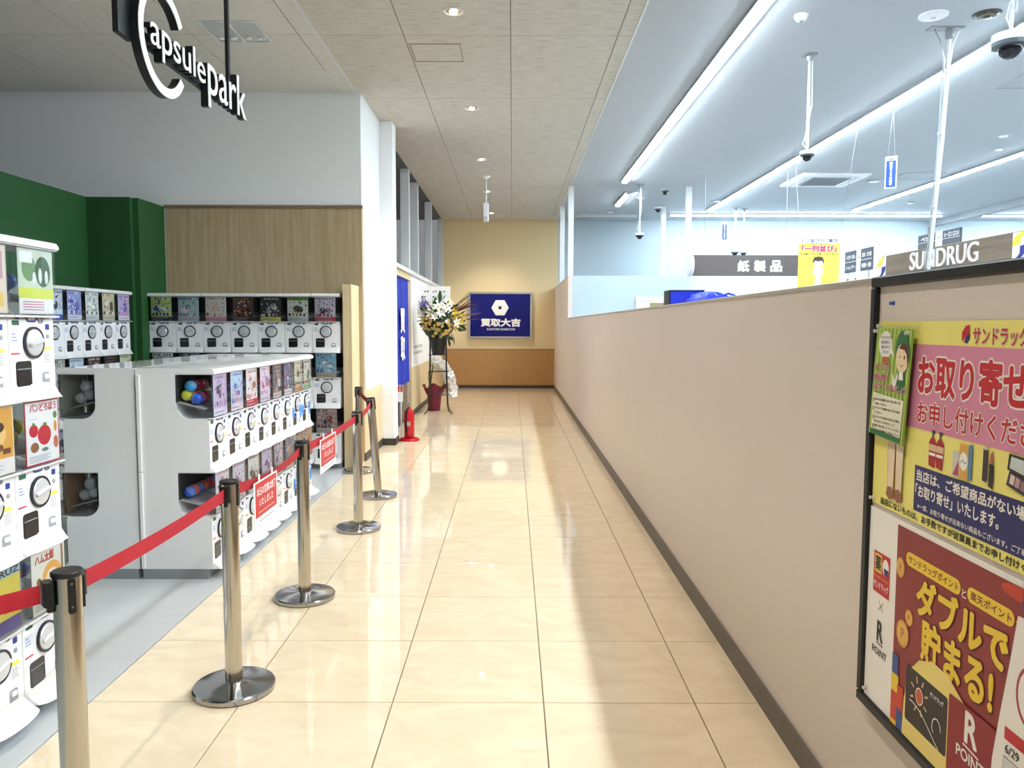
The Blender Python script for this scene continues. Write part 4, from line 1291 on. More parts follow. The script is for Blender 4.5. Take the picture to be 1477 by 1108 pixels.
for j in range(4):
    for k in range(9):
        if rd.random() < 0.7:
            P.rect(0.08 + 0.046 * k, 0.42 - 0.09 * j, 0.08 + 0.046 * k + rd.uniform(.012, .034), 0.435 - 0.09 * j + rd.uniform(0, .02), col((60, 56, 56)))
P.done()
MB().box(-0.1, -0.085, 0.075, 0.085, 1.0, 1.7).build('placard_stick', M_WIRE, fs_)

# wrapped orchid behind the flower stand
oc = thing('orchid_pot', 'white orchids arching from a maroon wrapped pot behind the flower stand', 'orchid', (-1.37, 13.5, 0))
M_WRAP = mat('maroon_wrap', (112, 22, 44), 0.55, var=0.12, scale=8)
n = 28
vs, fs2 = [], []
for k, (r_, z, wob) in enumerate(((0.1, 0.0, 0), (0.105, 0.02, 0.0), (0.115, 0.15, 0.006), (0.12, 0.26, 0.008), (0.15, 0.34, 0.02), (0.175, 0.41, 0.025), (0.19, 0.43, 0.03))):
    for i in range(n):
        t_ = 2 * PI * i / n
        rr = r_ + wob * math.sin(t_ * 7)
        vs.append((rr * math.cos(t_), rr * math.sin(t_) * 0.9, z + (0.04 * math.sin(t_ * 4 + 1) if k >= 5 else 0)))
for k in range(6):
    for i in range(n):
        fs2.append((k * n + i, k * n + (i + 1) % n, (k + 1) * n + (i + 1) % n, (k + 1) * n + i))
fs2.append(tuple(range(n))[::-1])
MB().add(vs, fs2).build('wrapping', M_WRAP, oc, 60)
MB().lathe([(0.1, 0.2), (0.11, 0.3), (0.02, 0.31)], 16).build('moss', M_LEAFD, oc)
def orchid_flower():
    mb = MB()
    for k in range(5):
        mb.M = Matrix.Rotation(2 * PI * k / 5, 4, 'Z') @ Matrix.Rotation(math.radians(14), 4, 'X')
        mb.ball((0, 0.026, 0), 0.024, 8, 5, (0.85, 1.1, 0.15))
    mb.M = None
    mb.ball((0, -0.004, 0.008), 0.011, 7, 5, (1, 1.2, 0.8), 1)
    return mb.mesh('orchid_blossom', [M_PETAL, mat('orchid_lip', (226, 196, 210), 0.6)], 60)
me_orch = orchid_flower()
for j, (dy, top, reach) in enumerate(((-0.06, 0.9, 0.34), (0.02, 0.86, 0.3), (0.08, 0.8, 0.26))):
    pts = []
    for i in range(15):
        s = i / 14
        if s < 0.45:
            q = s / 0.45
            pts.append((-0.06 + 0.1 * q * q, dy * q, 0.28 + (top - 0.28) * math.sin(q * PI / 2)))
        else:
            q = (s - 0.45) / 0.55
            pts.append((0.04 + reach * math.sin(q * PI / 2) * 0.92, dy, top - (top - 0.3) * q ** 1.6))
    MB().tube(pts, 0.005, 6).build('stem', M_LEAF, oc)
    for i in range(6, 15):
        for sd in (-1, 1):
            o = link('orchid_blossom', me_orch, oc)
            p = Vector(pts[i]) + Vector((rd.uniform(-.02, .02), 0.025 * sd - 0.02, rd.uniform(-.02, .02)))
            o.matrix_local = Matrix.Translation(p) @ Matrix.Rotation(math.radians(90 + rd.uniform(-25, 25)), 4, 'X') @ Matrix.Rotation(rd.uniform(-.6, .6), 4, 'Y') @ Matrix.Rotation(rd.uniform(0, 6), 4, 'Z') @ Matrix.Scale(1.5, 4)
me_ol = leaf_mesh(0.17, 0.04, M_LEAFD, 0.5)
for k in range(5):
    o = link('leaf', me_ol, oc)
    o.matrix_local = Matrix.Translation((0, 0, 0.3)) @ Matrix.Rotation(PI * 2 * k / 5 + 0.4, 4, 'Z') @ Matrix.Rotation(0.8, 4, 'X')
MB().tube([(-0.06, 0, 0.28), (-0.1, 0, 0.6), (-0.07, 0, 0.78), (0.02, 0, 0.82)], 0.006, 6).build('support_wire', M_WIRE, oc)

# ------------------------------------------------------------------ navy wall sign at the end of the corridor
bs = thing('wall_sign', 'navy illuminated-style shop sign with white hexagon on the end wall', 'sign', (-0.29, YB - 0.06, 1.185))
fw_, fh_ = 1.5, 1.085
mbf = MB()
mbf.cbox(-fw_ / 2, fw_ / 2, -0.02, 0.055, 0, 0.045, 0.006).cbox(-fw_ / 2, fw_ / 2, -0.02, 0.055, fh_ - 0.045, fh_, 0.006)
mbf.cbox(-fw_ / 2, -fw_ / 2 + 0.045, -0.02, 0.055, 0.045, fh_ - 0.045, 0.006).cbox(fw_ / 2 - 0.045, fw_ / 2, -0.02, 0.055, 0.045, fh_ - 0.045, 0.006)
mbf.build('frame', mat('brushed_aluminium', (196, 194, 190), 0.28, metal=0.9), bs)
P = Panel('face', (-fw_ / 2 + 0.04, -0.004, 0.04), (1, 0, 0), (0, 0, 1), fw_ - 0.08, fh_ - 0.08, mat('navy_gloss_panel', (30, 32, 112), 0.08, spec=0.4), 0.04, parent=bs)
mcx = (fw_ - 0.08) / 2
P.text('買取大吉', (0.25, 0.235, 1.19, 0.43), M_PWHITE, 0.045, res=2)
P.text('KAITORI DAIKICHI', (0.4, 0.15, 1.05, 0.2), M_PWHITE, 0.012, res=2)
hexp = [(mcx - 0.005 + 0.205 * math.cos(PI / 3 * k), 0.68 + 0.205 * math.sin(PI / 3 * k)) for k in range(6)]
P.poly(hexp, M_PWHITE)
P.rect(mcx - 0.04, 0.645, mcx + 0.03, 0.715, col((14, 14, 20)))
P.done('emblem')

# ------------------------------------------------------------------ notice board on the partition (plane X = 0.965)
BX = 0.9885
bd = thing('notice_board', 'black framed beige pin board hung on the partition', 'notice board', (BX, 1.4, 0.46))
M_FRAME = mat('black_board_frame', (20, 19, 21), 0.5)
by0, by1, bz1 = -0.72, 0.69, 1.165
MB().box(-0.014, 0.0, by0, by1, 0.01, bz1 - 0.01).build('pin_surface', mat('board_beige', (222, 209, 203), 0.8, var=0.02, scale=90), bd)
fw2 = 0.028
MB().cbox(-0.028, 0.0, by0, by1, 0.0, fw2, 0.004).build('frame_rail', M_FRAME, bd)
MB().cbox(-0.028, 0.0, by0, by1, bz1 - fw2, bz1, 0.004).build('frame_rail', M_FRAME, bd)
MB().cbox(-0.028, 0.0, by1 - fw2, by1, fw2, bz1 - fw2, 0.004).build('frame_rail', M_FRAME, bd)
MB().cbox(-0.028, 0.0, by0, by0 + fw2, fw2, bz1 - fw2, 0.004).build('frame_rail', M_FRAME, bd)
MB().prism(rrect(by0 - 0.003, by1 + 0.003, -0.003, bz1 + 0.003, 0.02), -0.006, -0.0005, 'x').build('backing', M_FRAME, bd)

def board_panel(name, u0, z0, u1, z1, x, m, label, cat='poster', poly=None):
    """u runs right along the board from Y = 2.07"""
    P = Panel(name, (x, 2.07 - u0, z0), (0, -1, 0), (0, 0, 1), u1 - u0, z1 - z0, m, 0.0012, label, cat, poly=poly)
    P.u0, P.z0 = u0, z0
    return P
def B(P, u0, z0, u1, z1):
    return (u0 - P.u0, z0 - P.z0, u1 - P.u0, z1 - P.z0)
def pts(P, L):
    return [(u - P.u0, z - P.z0) for u, z in L]

I_RED, I_WH, I_BK, I_YEL = col((200, 36, 50)), col((250, 244, 240)), col((40, 34, 34)), col((247, 234, 132))
I_NAVY, I_PINK = col((38, 40, 104)), col((220, 140, 172))
# yellow order poster
P = board_panel('order_poster', 0.012, 1.023, 0.745, 1.507, BX - 0.0168, I_YEL, 'yellow and pink order notice poster across the top of the board')
P.rect(*B(P, 0.012, 1.25, 0.745, 1.452), I_PINK)
P.rect(*B(P, 0.225, 1.052, 0.745, 1.162), I_NAVY)
# swoosh mark
P.poly(pts(P, [(0.395, 1.462), (0.395, 1.482), (0.408, 1.496), (0.423, 1.498), (0.423, 1.478)]), I_RED)
P.poly(pts(P, [(0.404, 1.46), (0.41, 1.472), (0.424, 1.48), (0.424, 1.468), (0.415, 1.458)]), I_NAVY)
P.text('サンドラッググループ', B(P, 0.436, 1.456, 0.735, 1.494), I_RED, 0.02, I_WH, 0.03)
P.text('お取り寄せ', B(P, 0.222, 1.332, 0.622, 1.428), I_RED, 0.035, I_WH, 0.045)
P.text('お申し付けください', B(P, 0.226, 1.264, 0.7, 1.318), I_RED, 0.02, I_WH, 0.045)
P.text('当店は、ご希望商品がない場合', B(P, 0.234, 1.126, 0.665, 1.154), I_WH, 0.025)
P.text('「お取り寄せ」いたします。', B(P, 0.232, 1.088, 0.552, 1.119), I_WH, 0.025)
P.text('※一部、お取り寄せが出来ない商品もございます。ご了承ください。', B(P, 0.244, 1.06, 0.705, 1.0735), I_WH, 0.012)
P.text('自店にないものは、お手数ですが従業員までお申し付けください。', B(P, 0.062, 1.029, 0.72, 1.048), I_BK, 0.02)
# printed goods: pump bottles, boxes, lipstick, compact
for dx in (0.0, 0.032):
    P.poly(pts(P, [(0.284 + dx, 1.172), (0.31 + dx, 1.168), (0.315 + dx, 1.225), (0.306 + dx, 1.238), (0.292 + dx, 1.238), (0.283 + dx, 1.226)]), col((176, 30, 40)))
    P.rect(*B(P, 0.284 + dx, 1.207, 0.314 + dx, 1.222), col((220, 190, 150)))
    P.rect(*B(P, 0.285 + dx, 1.196, 0.312 + dx, 1.203), I_WH)
    P.rect(*B(P, 0.296 + dx, 1.238, 0.302 + dx, 1.25), col((70, 70, 74)))
    P.rect(*B(P, 0.294 + dx, 1.249, 0.309 + dx, 1.255), col((70, 70, 74)))
P.rect(*B(P, 0.384, 1.168, 0.409, 1.222), col((206, 206, 206)))
P.poly(pts(P, [(0.386, 1.17), (0.407, 1.17), (0.407, 1.205)]), col((196, 60, 110)))
P.rect(*B(P, 0.409, 1.165, 0.442, 1.242), col((226, 172, 80)))
P.poly(pts(P, [(0.442, 1.165), (0.456, 1.172), (0.456, 1.246), (0.442, 1.242)]), col((86, 140, 176)))
P.disc(0.4255 - P.u0, 1.205 - P.z0, 0.015, 0.02, I_WH)
P.line(pts(P, [(0.415, 1.2), (0.422, 1.208), (0.43, 1.2), (0.437, 1.206)]), 0.0018, I_BK)
P.poly(pts(P, [(0.493, 1.178), (0.508, 1.176), (0.509, 1.244), (0.494, 1.246)]), col((60, 44, 56)))
P.disc(0.5015 - P.u0, 1.245 - P.z0, 0.0075, 0.003, col((206, 190, 196)))
P.poly(pts(P, [(0.514, 1.17), (0.53, 1.166), (0.53, 1.215), (0.515, 1.218)]), col((52, 40, 44)))
P.poly(pts(P, [(0.517, 1.218), (0.527, 1.216), (0.527, 1.245), (0.519, 1.236)]), col((176, 100, 84)))
P.poly(pts(P, [(0.572, 1.185), (0.645, 1.17), (0.655, 1.2), (0.58, 1.214)]), col((52, 46, 50)))
for k in range(4):
    P.poly(pts(P, [(0.581 + 0.016 * k, 1.19 - 0.0032 * k), (0.594 + 0.016 * k, 1.1875 - 0.0032 * k), (0.598 + 0.016 * k, 1.206 - 0.0032 * k), (0.585 + 0.016 * k, 1.209 - 0.0032 * k)]), col(((226, 206, 200), (196, 150, 160), (150, 110, 126), (110, 80, 90))[k]))
P.poly(pts(P, [(0.574, 1.216), (0.655, 1.203), (0.66, 1.245), (0.578, 1.248)]), col((52, 46, 50)))
P.poly(pts(P, [(0.581, 1.22), (0.65, 1.209), (0.653, 1.239), (0.585, 1.243)]), col((206, 214, 216)))
# legs of the printed shop assistant that show below the green flyer
for x in (0.1, 0.142):
    P.poly(pts(P, [(x, 1.08), (x + 0.03, 1.078), (x + 0.034, 1.2), (x - 0.004, 1.2)]), col((240, 216, 186)))
    P.line(pts(P, [(x, 1.08), (x - 0.004, 1.2)]), 0.0014, col((150, 110, 90)))
    P.line(pts(P, [(x + 0.03, 1.078), (x + 0.034, 1.2)]), 0.0014, col((150, 110, 90)))
    P.poly(pts(P, [(x - 0.006, 1.062), (x + 0.01, 1.052), (x + 0.032, 1.056), (x + 0.034, 1.075), (x + 0.018, 1.086), (x, 1.083)]), col((150, 96, 70)))
P.done()

# green shopping-bag flyer over it
I_GRN, I_LG, I_DG = col((150, 186, 70)), col((190, 212, 110)), col((44, 112, 60))
G = board_panel('bag_flyer', 0.006, 1.2, 0.2, 1.492, BX - 0.031, I_GRN, 'green striped shopping bag manners flyer pinned at the board\'s upper corner',
                poly=[(0, 0.012), (0.185, 0.0), (0.215, 0.287), (0.03, 0.292)])
for k in range(9):
    x = 0.012 + 0.02 * k
    G.poly([(x, 0.012 - 0.012 * x / 0.185), (x + 0.009, 0.0115 - 0.012 * x / 0.185), (x + 0.038, 0.29), (x + 0.029, 0.29)], I_LG)
G.disc(0.08, 0.247, 0.036, 0.035, I_WH)
G.poly([(0.1, 0.23), (0.128, 0.217), (0.11, 0.245)], I_WH)
for k, s_ in enumerate(('いつもマイバッグを', 'お使い頂きまして', '誠にありがとう', 'ございます。')):
    G.text(s_, (0.053 + 0.003 * k, 0.262 - 0.0125 * k, 0.11 - 0.003 * k, 0.27 - 0.0125 * k), I_BK, 0.01, res=1)
# simple printed shop assistant: cap, hair, face, apron
G.disc(0.168, 0.232, 0.036, 0.052, I_DG)
G.poly(ell(0.166, 0.215, 0.03, 0.036), col((242, 216, 180)))
G.poly([(0.15, 0.24), (0.164, 0.252), (0.19, 0.25), (0.198, 0.225), (0.196, 0.19), (0.188, 0.225), (0.178, 0.236)], col((96, 44, 36)))
G.disc(0.178, 0.218, 0.003, 0.005, I_BK)
G.line([(0.15, 0.217), (0.158, 0.221), (0.16, 0.216)], 0.0016, I_BK)
G.line([(0.156, 0.199), (0.166, 0.195), (0.176, 0.199)], 0.0016, col((150, 60, 50)))
G.poly([(0.14, 0.135), (0.186, 0.133), (0.18, 0.182), (0.152, 0.182)], I_DG)
G.poly([(0.154, 0.162), (0.176, 0.162), (0.174, 0.182), (0.156, 0.182)], I_WH)
G.poly([(0.12, 0.152), (0.134, 0.136), (0.152, 0.17), (0.148, 0.18), (0.136, 0.158), (0.124, 0.178)], I_WH)
G.poly([(0.066, 0.2), (0.1, 0.2), (0.096, 0.216), (0.07, 0.216)], col((196, 96, 56)))
I_MAG = col((200, 50, 96))
G.text('マイバッグ', (0.03, 0.178, 0.112, 0.2), I_MAG, 0.03, I_WH, 0.05, res=2)
G.text('使用の際の', (0.026, 0.153, 0.1, 0.172), I_MAG, 0.025, I_WH, 0.05, res=2)
G.text('お店マナーを守りましょう', (0.024, 0.128, 0.19, 0.148), I_MAG, 0.025, I_WH, 0.05, res=2)
G.poly([(0.02, 0.026), (0.172, 0.018), (0.184, 0.112), (0.024, 0.122)], col((240, 236, 214)))
rules = ['店内では店舗備え付けの買い物カゴを', 'お使いください。', 'マイバッグは精算が済んでからお使い', 'ください。', 'マイバッグを店内に持ち込む際は、', '折りたたんでおきましょう。', '他店で買い物したマイバッグは、', 'バッグの口を閉めてご来店ください。']
for k, s_ in enumerate(rules):
    w_ = 0.135 if k % 2 == 0 else 0.0085 * len(s_)
    z_ = 0.108 - 0.0115 * k
    G.text(s_, (0.036, z_ - 0.007, 0.036 + min(0.136, w_), z_), I_BK, 0.006, res=1)
    if k % 2 == 0:
        G.disc(0.03, z_ - 0.006, 0.0035, 0.006, col((196, 96, 56)))
G.poly([(0.016, 0.012), (0.172, 0.005), (0.172, 0.018), (0.018, 0.026)], I_DG)
G.done()

# red points poster under it
I_MAR, I_GOLD, I_PALE = col((148, 52, 52)), col((246, 206, 60)), col((244, 220, 130))
I_BLUE = col((52, 82, 150))
I_ORG = col((206, 66, 48))
P = board_panel('points_poster', 0.009, 0.489, 0.745, 1.012, BX - 0.0185, I_WH, 'maroon and white points campaign poster low on the board')
P.rect(*B(P, 0.16, 0.489, 0.745, 0.999), I_MAR)
P.rect(*B(P, 0.04, 0.79, 0.128, 0.9), I_RED)
P.rect(*B(P, 0.046, 0.845, 0.084, 0.894), I_GOLD)
P.text('薬', B(P, 0.049, 0.849, 0.081, 0.89), I_BK, 0.03)
P.disc(0.105 - P.u0, 0.868 - P.z0, 0.017, 0.022, I_WH)
P.poly(pts(P, [(0.096, 0.866), (0.122, 0.864), (0.114, 0.846), (0.1, 0.848)]), I_NAVY)
P.text('サンドラッグ', B(P, 0.044, 0.802, 0.124, 0.822), I_WH, 0.02)
P.text('Drug & Cosmetic', B(P, 0.046, 0.829, 0.122, 0.838), I_GOLD, 0.0, res=1)
P.line(pts(P, [(0.074, 0.772), (0.098, 0.746)]), 0.0016, I_BK)
P.line(pts(P, [(0.098, 0.772), (0.074, 0.746)]), 0.0016, I_BK)
P.text('R', B(P, 0.072, 0.664, 0.104, 0.72), I_BK, 0.02)
P.line(pts(P, [(0.07, 0.66), (0.106, 0.656)]), 0.003, I_BK)
P.text('POINT', B(P, 0.05, 0.626, 0.128, 0.646), I_BK, 0.01)
P.poly(pts(P, rrect(0.207, 0.438, 0.912, 0.946, 0.0165)), I_GOLD)
P.text('サンドラッグポイント', B(P, 0.218, 0.919, 0.43, 0.939), I_MAR, 0.015)
P.text('と', B(P, 0.443, 0.914, 0.459, 0.933), I_WH, 0.02)
P.poly(pts(P, rrect(0.463, 0.618, 0.912, 0.946, 0.0165)), I_GOLD)
P.text('楽天ポイント', B(P, 0.474, 0.919, 0.61, 0.939), I_MAR, 0.015)
P.text('が', B(P, 0.623, 0.916, 0.643, 0.938), I_GOLD, 0.02)
I_SHAD = col((104, 34, 36))
P.text('ダブルで', B(P, 0.262, 0.81, 0.606, 0.905), I_GOLD, 0.045, I_SHAD, 0.03)
P.text('貯まる!', B(P, 0.29, 0.708, 0.566, 0.812), I_GOLD, 0.04, I_SHAD, 0.03)
for u, z, a, b in ((0.182, 0.895, 0.02, 0.026), (0.232, 0.785, 0.018, 0.02), (0.205, 0.735, 0.03, 0.034)):
    P.disc(u - P.u0, z - P.z0, a, b, col((226, 160, 70)))
    P.disc(u - P.u0, z - P.z0, a * 0.78, b * 0.78, col((236, 186, 96)))
    P.text('P', B(P, u - a * 0.3, z - b * 0.4, u + a * 0.3, z + b * 0.4), col((206, 130, 60)), 0.03)
P.disc(0.625 - P.u0, 0.985 - P.z0, 0.05, 0.014, I_ORG)
P.rect(*B(P, 0.64, 0.96, 0.745, 0.998), I_BLUE)
# coloured blocks at the lower edge
for u, z, w_, h_, m_ in ((0.162, 0.62, 0.03, 0.05, I_BLUE), (0.162, 0.575, 0.034, 0.045, I_GOLD), (0.162, 0.5, 0.03, 0.075, I_ORG), (0.192, 0.54, 0.03, 0.06, I_ORG), (0.192, 0.49, 0.03, 0.05, I_BLUE), (0.162, 0.49, 0.03, 0.012, I_GOLD)):
    P.rect(*B(P, u, z, u + w_, z + h_), m_)
P.poly(pts(P, [(0.222, 0.49), (0.226, 0.58), (0.245, 0.66), (0.29, 0.705), (0.35, 0.725), (0.41, 0.722), (0.47, 0.69), (0.53, 0.63), (0.6, 0.56), (0.63, 0.49)]), I_PALE)
P.poly(pts(P, rrect(0.234, 0.414, 0.535, 0.672, 0.008)), col((52, 42, 40)))
P.disc(0.296 - P.u0, 0.618 - P.z0, 0.017, 0.021, I_WH)
P.disc(0.296 - P.u0, 0.618 - P.z0, 0.0145, 0.0185, col((206, 96, 60)))
for k in range(8):
    t_ = PI * 2 * k / 8 + 0.35
    P.line(pts(P, [(0.296 + 0.026 * math.cos(t_), 0.618 + 0.03 * math.sin(t_)), (0.296 + 0.04 * math.cos(t_), 0.618 + 0.046 * math.sin(t_))]), 0.005, col((226, 180, 150)))
P.line(pts(P, [(0.256 + 0.013 * k, 0.585 + 0.014 * math.sin(k * 0.35 + 0.6) - 0.0036 * k) for k in range(11)]), 0.0028, I_WH)
P.line(pts(P, [(0.375 + 0.018 * math.cos(0.5 * k), 0.582 + 0.022 * math.sin(0.5 * k)) for k in range(9)]), 0.0028, I_WH)
P.text('サンドラッグ', B(P, 0.345, 0.643, 0.4, 0.656), I_WH, 0.02, res=2)
P.poly(pts(P, rrect(0.42, 0.6, 0.5, 0.69, 0.008)), col((150, 38, 46)))
P.text('R', B(P, 0.482, 0.612, 0.528, 0.682), I_WH, 0.03)
P.line(pts(P, [(0.478, 0.606), (0.534, 0.6)]), 0.004, I_WH)
P.text('POINT', B(P, 0.455, 0.57, 0.555, 0.596), I_WH, 0.02)
P.done()

# white leaflet hanging in front at the frame edge
P = board_panel('white_leaflet', 0.598, 0.34, 0.8, 0.95, BX - 0.034, I_WH, 'white leaflet curling over the right of the maroon poster', 
                poly=[(0.0, 0.0), (0.2, 0.0), (0.2, 0.62), (0.05, 0.61), (0.035, 0.52), (0.012, 0.4), (-0.005, 0.3), (-0.008, 0.24), (0.004, 0.2)])
P.disc(0.098, 0.47, 0.042, 0.06, col((176, 60, 80)))
P.disc(0.098, 0.47, 0.036, 0.052, I_WH)
P.rect(0.03, 0.36, 0.19, 0.385, I_RED)
P.text('6/29', (0.034, 0.335, 0.075, 0.352), I_BK, 0.01)
P.rect(0.03, 0.285, 0.19, 0.325, col((228, 224, 224)))
P.line([(0.03, 0.285), (0.03, 0.325), (0.19, 0.325)], 0.0014, I_BK)
P.text('こちら', (0.04, 0.287, 0.075, 0.3), I_BK, 0.01)
P.poly([(0.02, 0.2), (0.05, 0.27), (0.075, 0.22), (0.12, 0.27), (0.19, 0.25), (0.19, 0.1), (0.03, 0.1)], col((236, 226, 210)))
P.text('OK', (0.04, 0.2, 0.1, 0.24), col((226, 150, 40)), 0.03, I_BK, 0.03)
P.rect(0.02, 0.02, 0.19, 0.15, col((150, 120, 110)))
P.rect(0.025, 0.09, 0.06, 0.14, I_RED)
P.done()

# pins
M_BLUEPIN = mat('blue_pin', (40, 96, 176), 0.3)
M_CLEARPIN = mat('clear_pin', (214, 210, 206), 0.15)
def pin(u, z, x, m, label):
    t = thing('push_pin', label, 'push pin', (x, 2.07 - u, z), 0, 'push pins of the board')
    MB().lathe([(0.006, 0.0), (0.006, -0.002), (0.0034, -0.003), (0.0034, -0.007), (0.005, -0.008), (0.005, -0.01)], 14, axis='x').build('head', m, t)
    MB().ring((0.0, 0, 0), (0.003, 0, 0), 0.0008, 0.0008, 6).build('needle', M_GREY_MET, t)
    return t
pin(0.083, 1.553, BX - 0.0145, M_BLUEPIN, 'blue push pin in the bare top of the board')
pin(0.04, 1.482, BX - 0.0325, M_CLEARPIN, 'clear push pin at the left corner of the green flyer')
pin(0.2, 1.478, BX - 0.0325, M_CLEARPIN, 'clear push pin at the right corner of the green flyer')
pin(0.02, 1.036, BX - 0.0178, M_CLEARPIN, 'clear push pin at the lower corner of the yellow poster')
pin(0.025, 0.51, BX - 0.0198, M_CLEARPIN, 'clear push pin at the lower corner of the white poster margin')
pin(0.025, 1.495, BX - 0.0178, M_CLEARPIN, 'clear push pin at the upper corner of the yellow poster')

# ------------------------------------------------------------------ shop: header sign on its shelf unit
def gondola(name, x0, x1, y0, y1, h, label):
    t = thing(name, label, 'shelf unit', (x0, y0, 0))
    dx, dy = x1 - x0, y1 - y0
    MB().box(0, dx, 0, 0.03, 0, h).build('side_panel', M_WHITE_MET, t)
    MB().box(0, dx, dy - 0.03, dy, 0, h).build('side_panel', M_WHITE_MET, t)
    MB().box(dx / 2 - 0.01, dx / 2 + 0.01, 0.03, dy - 0.03, 0, h).build('back_panel', M_WHITE_MET, t)
    for k in range(5):
        z = 0.1 + (h - 0.2) * k / 4.4
        MB().box(0.01, dx - 0.01, 0.03, dy - 0.03, z, z + 0.03).build('shelf', M_WHITE_MET, t)
    MB().box(0, dx, 0, dy, h - 0.02, h).build('top', M_WHITE_MET, t)
    return t
gondola('shelf_unit', 3.66, 4.15, 4.7, 7.82, 1.97, 'white shelf unit under the wooden shop header')
hd = thing('header_sign', 'wood grain header with white capital letters above the partition', 'sign', (3.65, 4.7, 1.97))
MB().cbox(0.0, 0.06, 0, 3.11, 0.0, 0.212, 0.003).build('board', wood('header_wood', (98, 84, 70), (132, 115, 97), 0.5, (14, 0.8, 14)), hd)
v, f, p0, p1, q0, q1 = glyphs('SUNDRUG', 0.0, 1.0, 4)
ya, yb, za, zb = 7.16 - 4.7, 6.12 - 4.7, 0.035, 0.192
MB().add([(-0.012 * (s[2] + 1) / 2, ya + (yb - ya) * (s[0] - p0) / (p1 - p0), za + (zb - za) * (s[1] - q0) / (q1 - q0)) for s in v], f).build('lettering', mat('letter_white', (248, 248, 248), 0.4, var=0.004), hd, 40)
def swoosh(yc, w_, parent):
    k = [('card', M_CARD, [(0, 0), (1, 0), (1, 1), (0, 1)]), ('swoosh', col((226, 206, 60)), [(0.0, 0.5), (0.02, 0.7), (0.2, 0.88), (0.6, 1.0), (0.9, 1.0), (0.55, 0.75), (0.5, 0.55)]),
         ('swoosh', col((34, 50, 130)), [(0.1, 0.02), (0.3, 0.06), (0.5, 0.2), (0.52, 0.48), (1.0, 0.52), (0.95, 0.3), (0.7, 0.1), (0.4, 0.0)])]
    for i, (nm, m_, pl) in enumerate(k):
        MB().prism([(yc - w_ * a, 0.01 + 0.195 * b) for a, b in pl], -0.002 - 0.001 * i, 0.0, 'x').build(nm, m_, parent)
swoosh(7.795 - 4.7, 0.16, hd)
swoosh(5.71 - 4.7, 0.17, hd)

# direction signs on a second shelf unit
gondola('shelf_unit', 4.56, 5.0, 7.6, 11.0, 2.05, 'white shelf unit under the grey direction signs')
M_SLATE = col((66, 72, 84))
def direction_sign(y0, y1, z0, z1, words, arrow, label):
    w, h = y1 - y0, z1 - z0
    t = Panel('direction_sign', (4.6, y1, z0), (0, -1, 0), (0, 0, 1), w, h, M_SLATE, 0.02, label, 'sign')
    t.rect(w * 0.44, 0.0, w * 0.6, h, M_CARD)
    for (s_, a, b, c, dd) in words:
        t.text(s_, (w * a, h * b, w * c, h * dd), M_PWHITE, 0.02, res=2)
    t.rect(0, h * 0.49, w * 0.44, h * 0.51, M_CARD)
    t.rect(w * 0.6, h * 0.49, w, h * 0.51, M_CARD)
    for k in range(arrow):
        xx = w * (0.52 if arrow == 1 else 0.49 + 0.06 * k)
        t.line([(xx, h * 0.3), (xx, h * 0.66)], w * 0.012, I_BK)
        t.poly([(xx - w * 0.02, h * 0.62), (xx + w * 0.02, h * 0.62), (xx, h * 0.74)], I_BK)
    t.done()
    for q in (0.12, 0.88):
        MB().box(w * q - 0.01, w * q + 0.01, -(z0 - 2.05), 0.02, -0.018, -0.004).build('post', M_GREY_MET, t.o)
    return t.o
direction_sign(10.0, 10.81, 2.22, 2.51, [('ハミガキ・石けん', .05, .62, .4, .82), ('シャンプー', .05, .14, .4, .34), ('文具・ゴミ袋', .64, .62, .97, .82), ('芳香剤・洗剤', .64, .14, .97, .34)], 2, 'grey direction sign beside the yellow queue poster')
direction_sign(8.05, 8.88, 2.34, 2.512, [('ベビー', .08, .58, .4, .86), ('シーズンコスメ', .64, .58, .97, .88)], 1, 'grey direction sign above the wooden header')
for k in range(2):
    P = Panel('price_card', (4.6, 10.82 - 0.24 * k, 2.05), (0, -1, 0), (0, 0, 1), 0.17, 0.13, M_CARD, 0.004, 'small white card with a dark square on the shelf top, %s of two' % ('left', 'right')[k], 'card', 'price cards on the shelf top')
    P.rect(0.09, 0.03, 0.15, 0.09, col((60, 66, 74)))
    P.done()

# aisle banner
an = thing('aisle_banner', 'long taupe aisle banner with three white characters', 'sign', (2.86, 12.5, 2.29))
P = Panel('face', (0.0, -0.02, 0.0), (1, 0, 0), (0, 0, 1), 1.72, 0.332, col((92, 82, 82)), 0.02, parent=an)
for k, ch in enumerate('紙製品'):
    P.text(ch, (0.735 + 0.262 * k, 0.065, 0.925 + 0.262 * k, 0.25), M_PWHITE, 0.04, res=3)
P.done()
MB().lathe([(0.02, -0.04), (0.166, -0.036), (0.172, -0.02), (0.172, 0.02), (0.166, 0.034), (0.02, 0.036)], 28, (-0.02, 0.0, 0.166), axis='x').build('end_cap', M_WHITE_MET, an)
for x in (0.2, 1.5):
    MB().ring((x, -0.01, 0.33), (x, -0.01, CEIL - 2.29), 0.003, 0.003, 6).build('wire', M_GREY_MET, an)

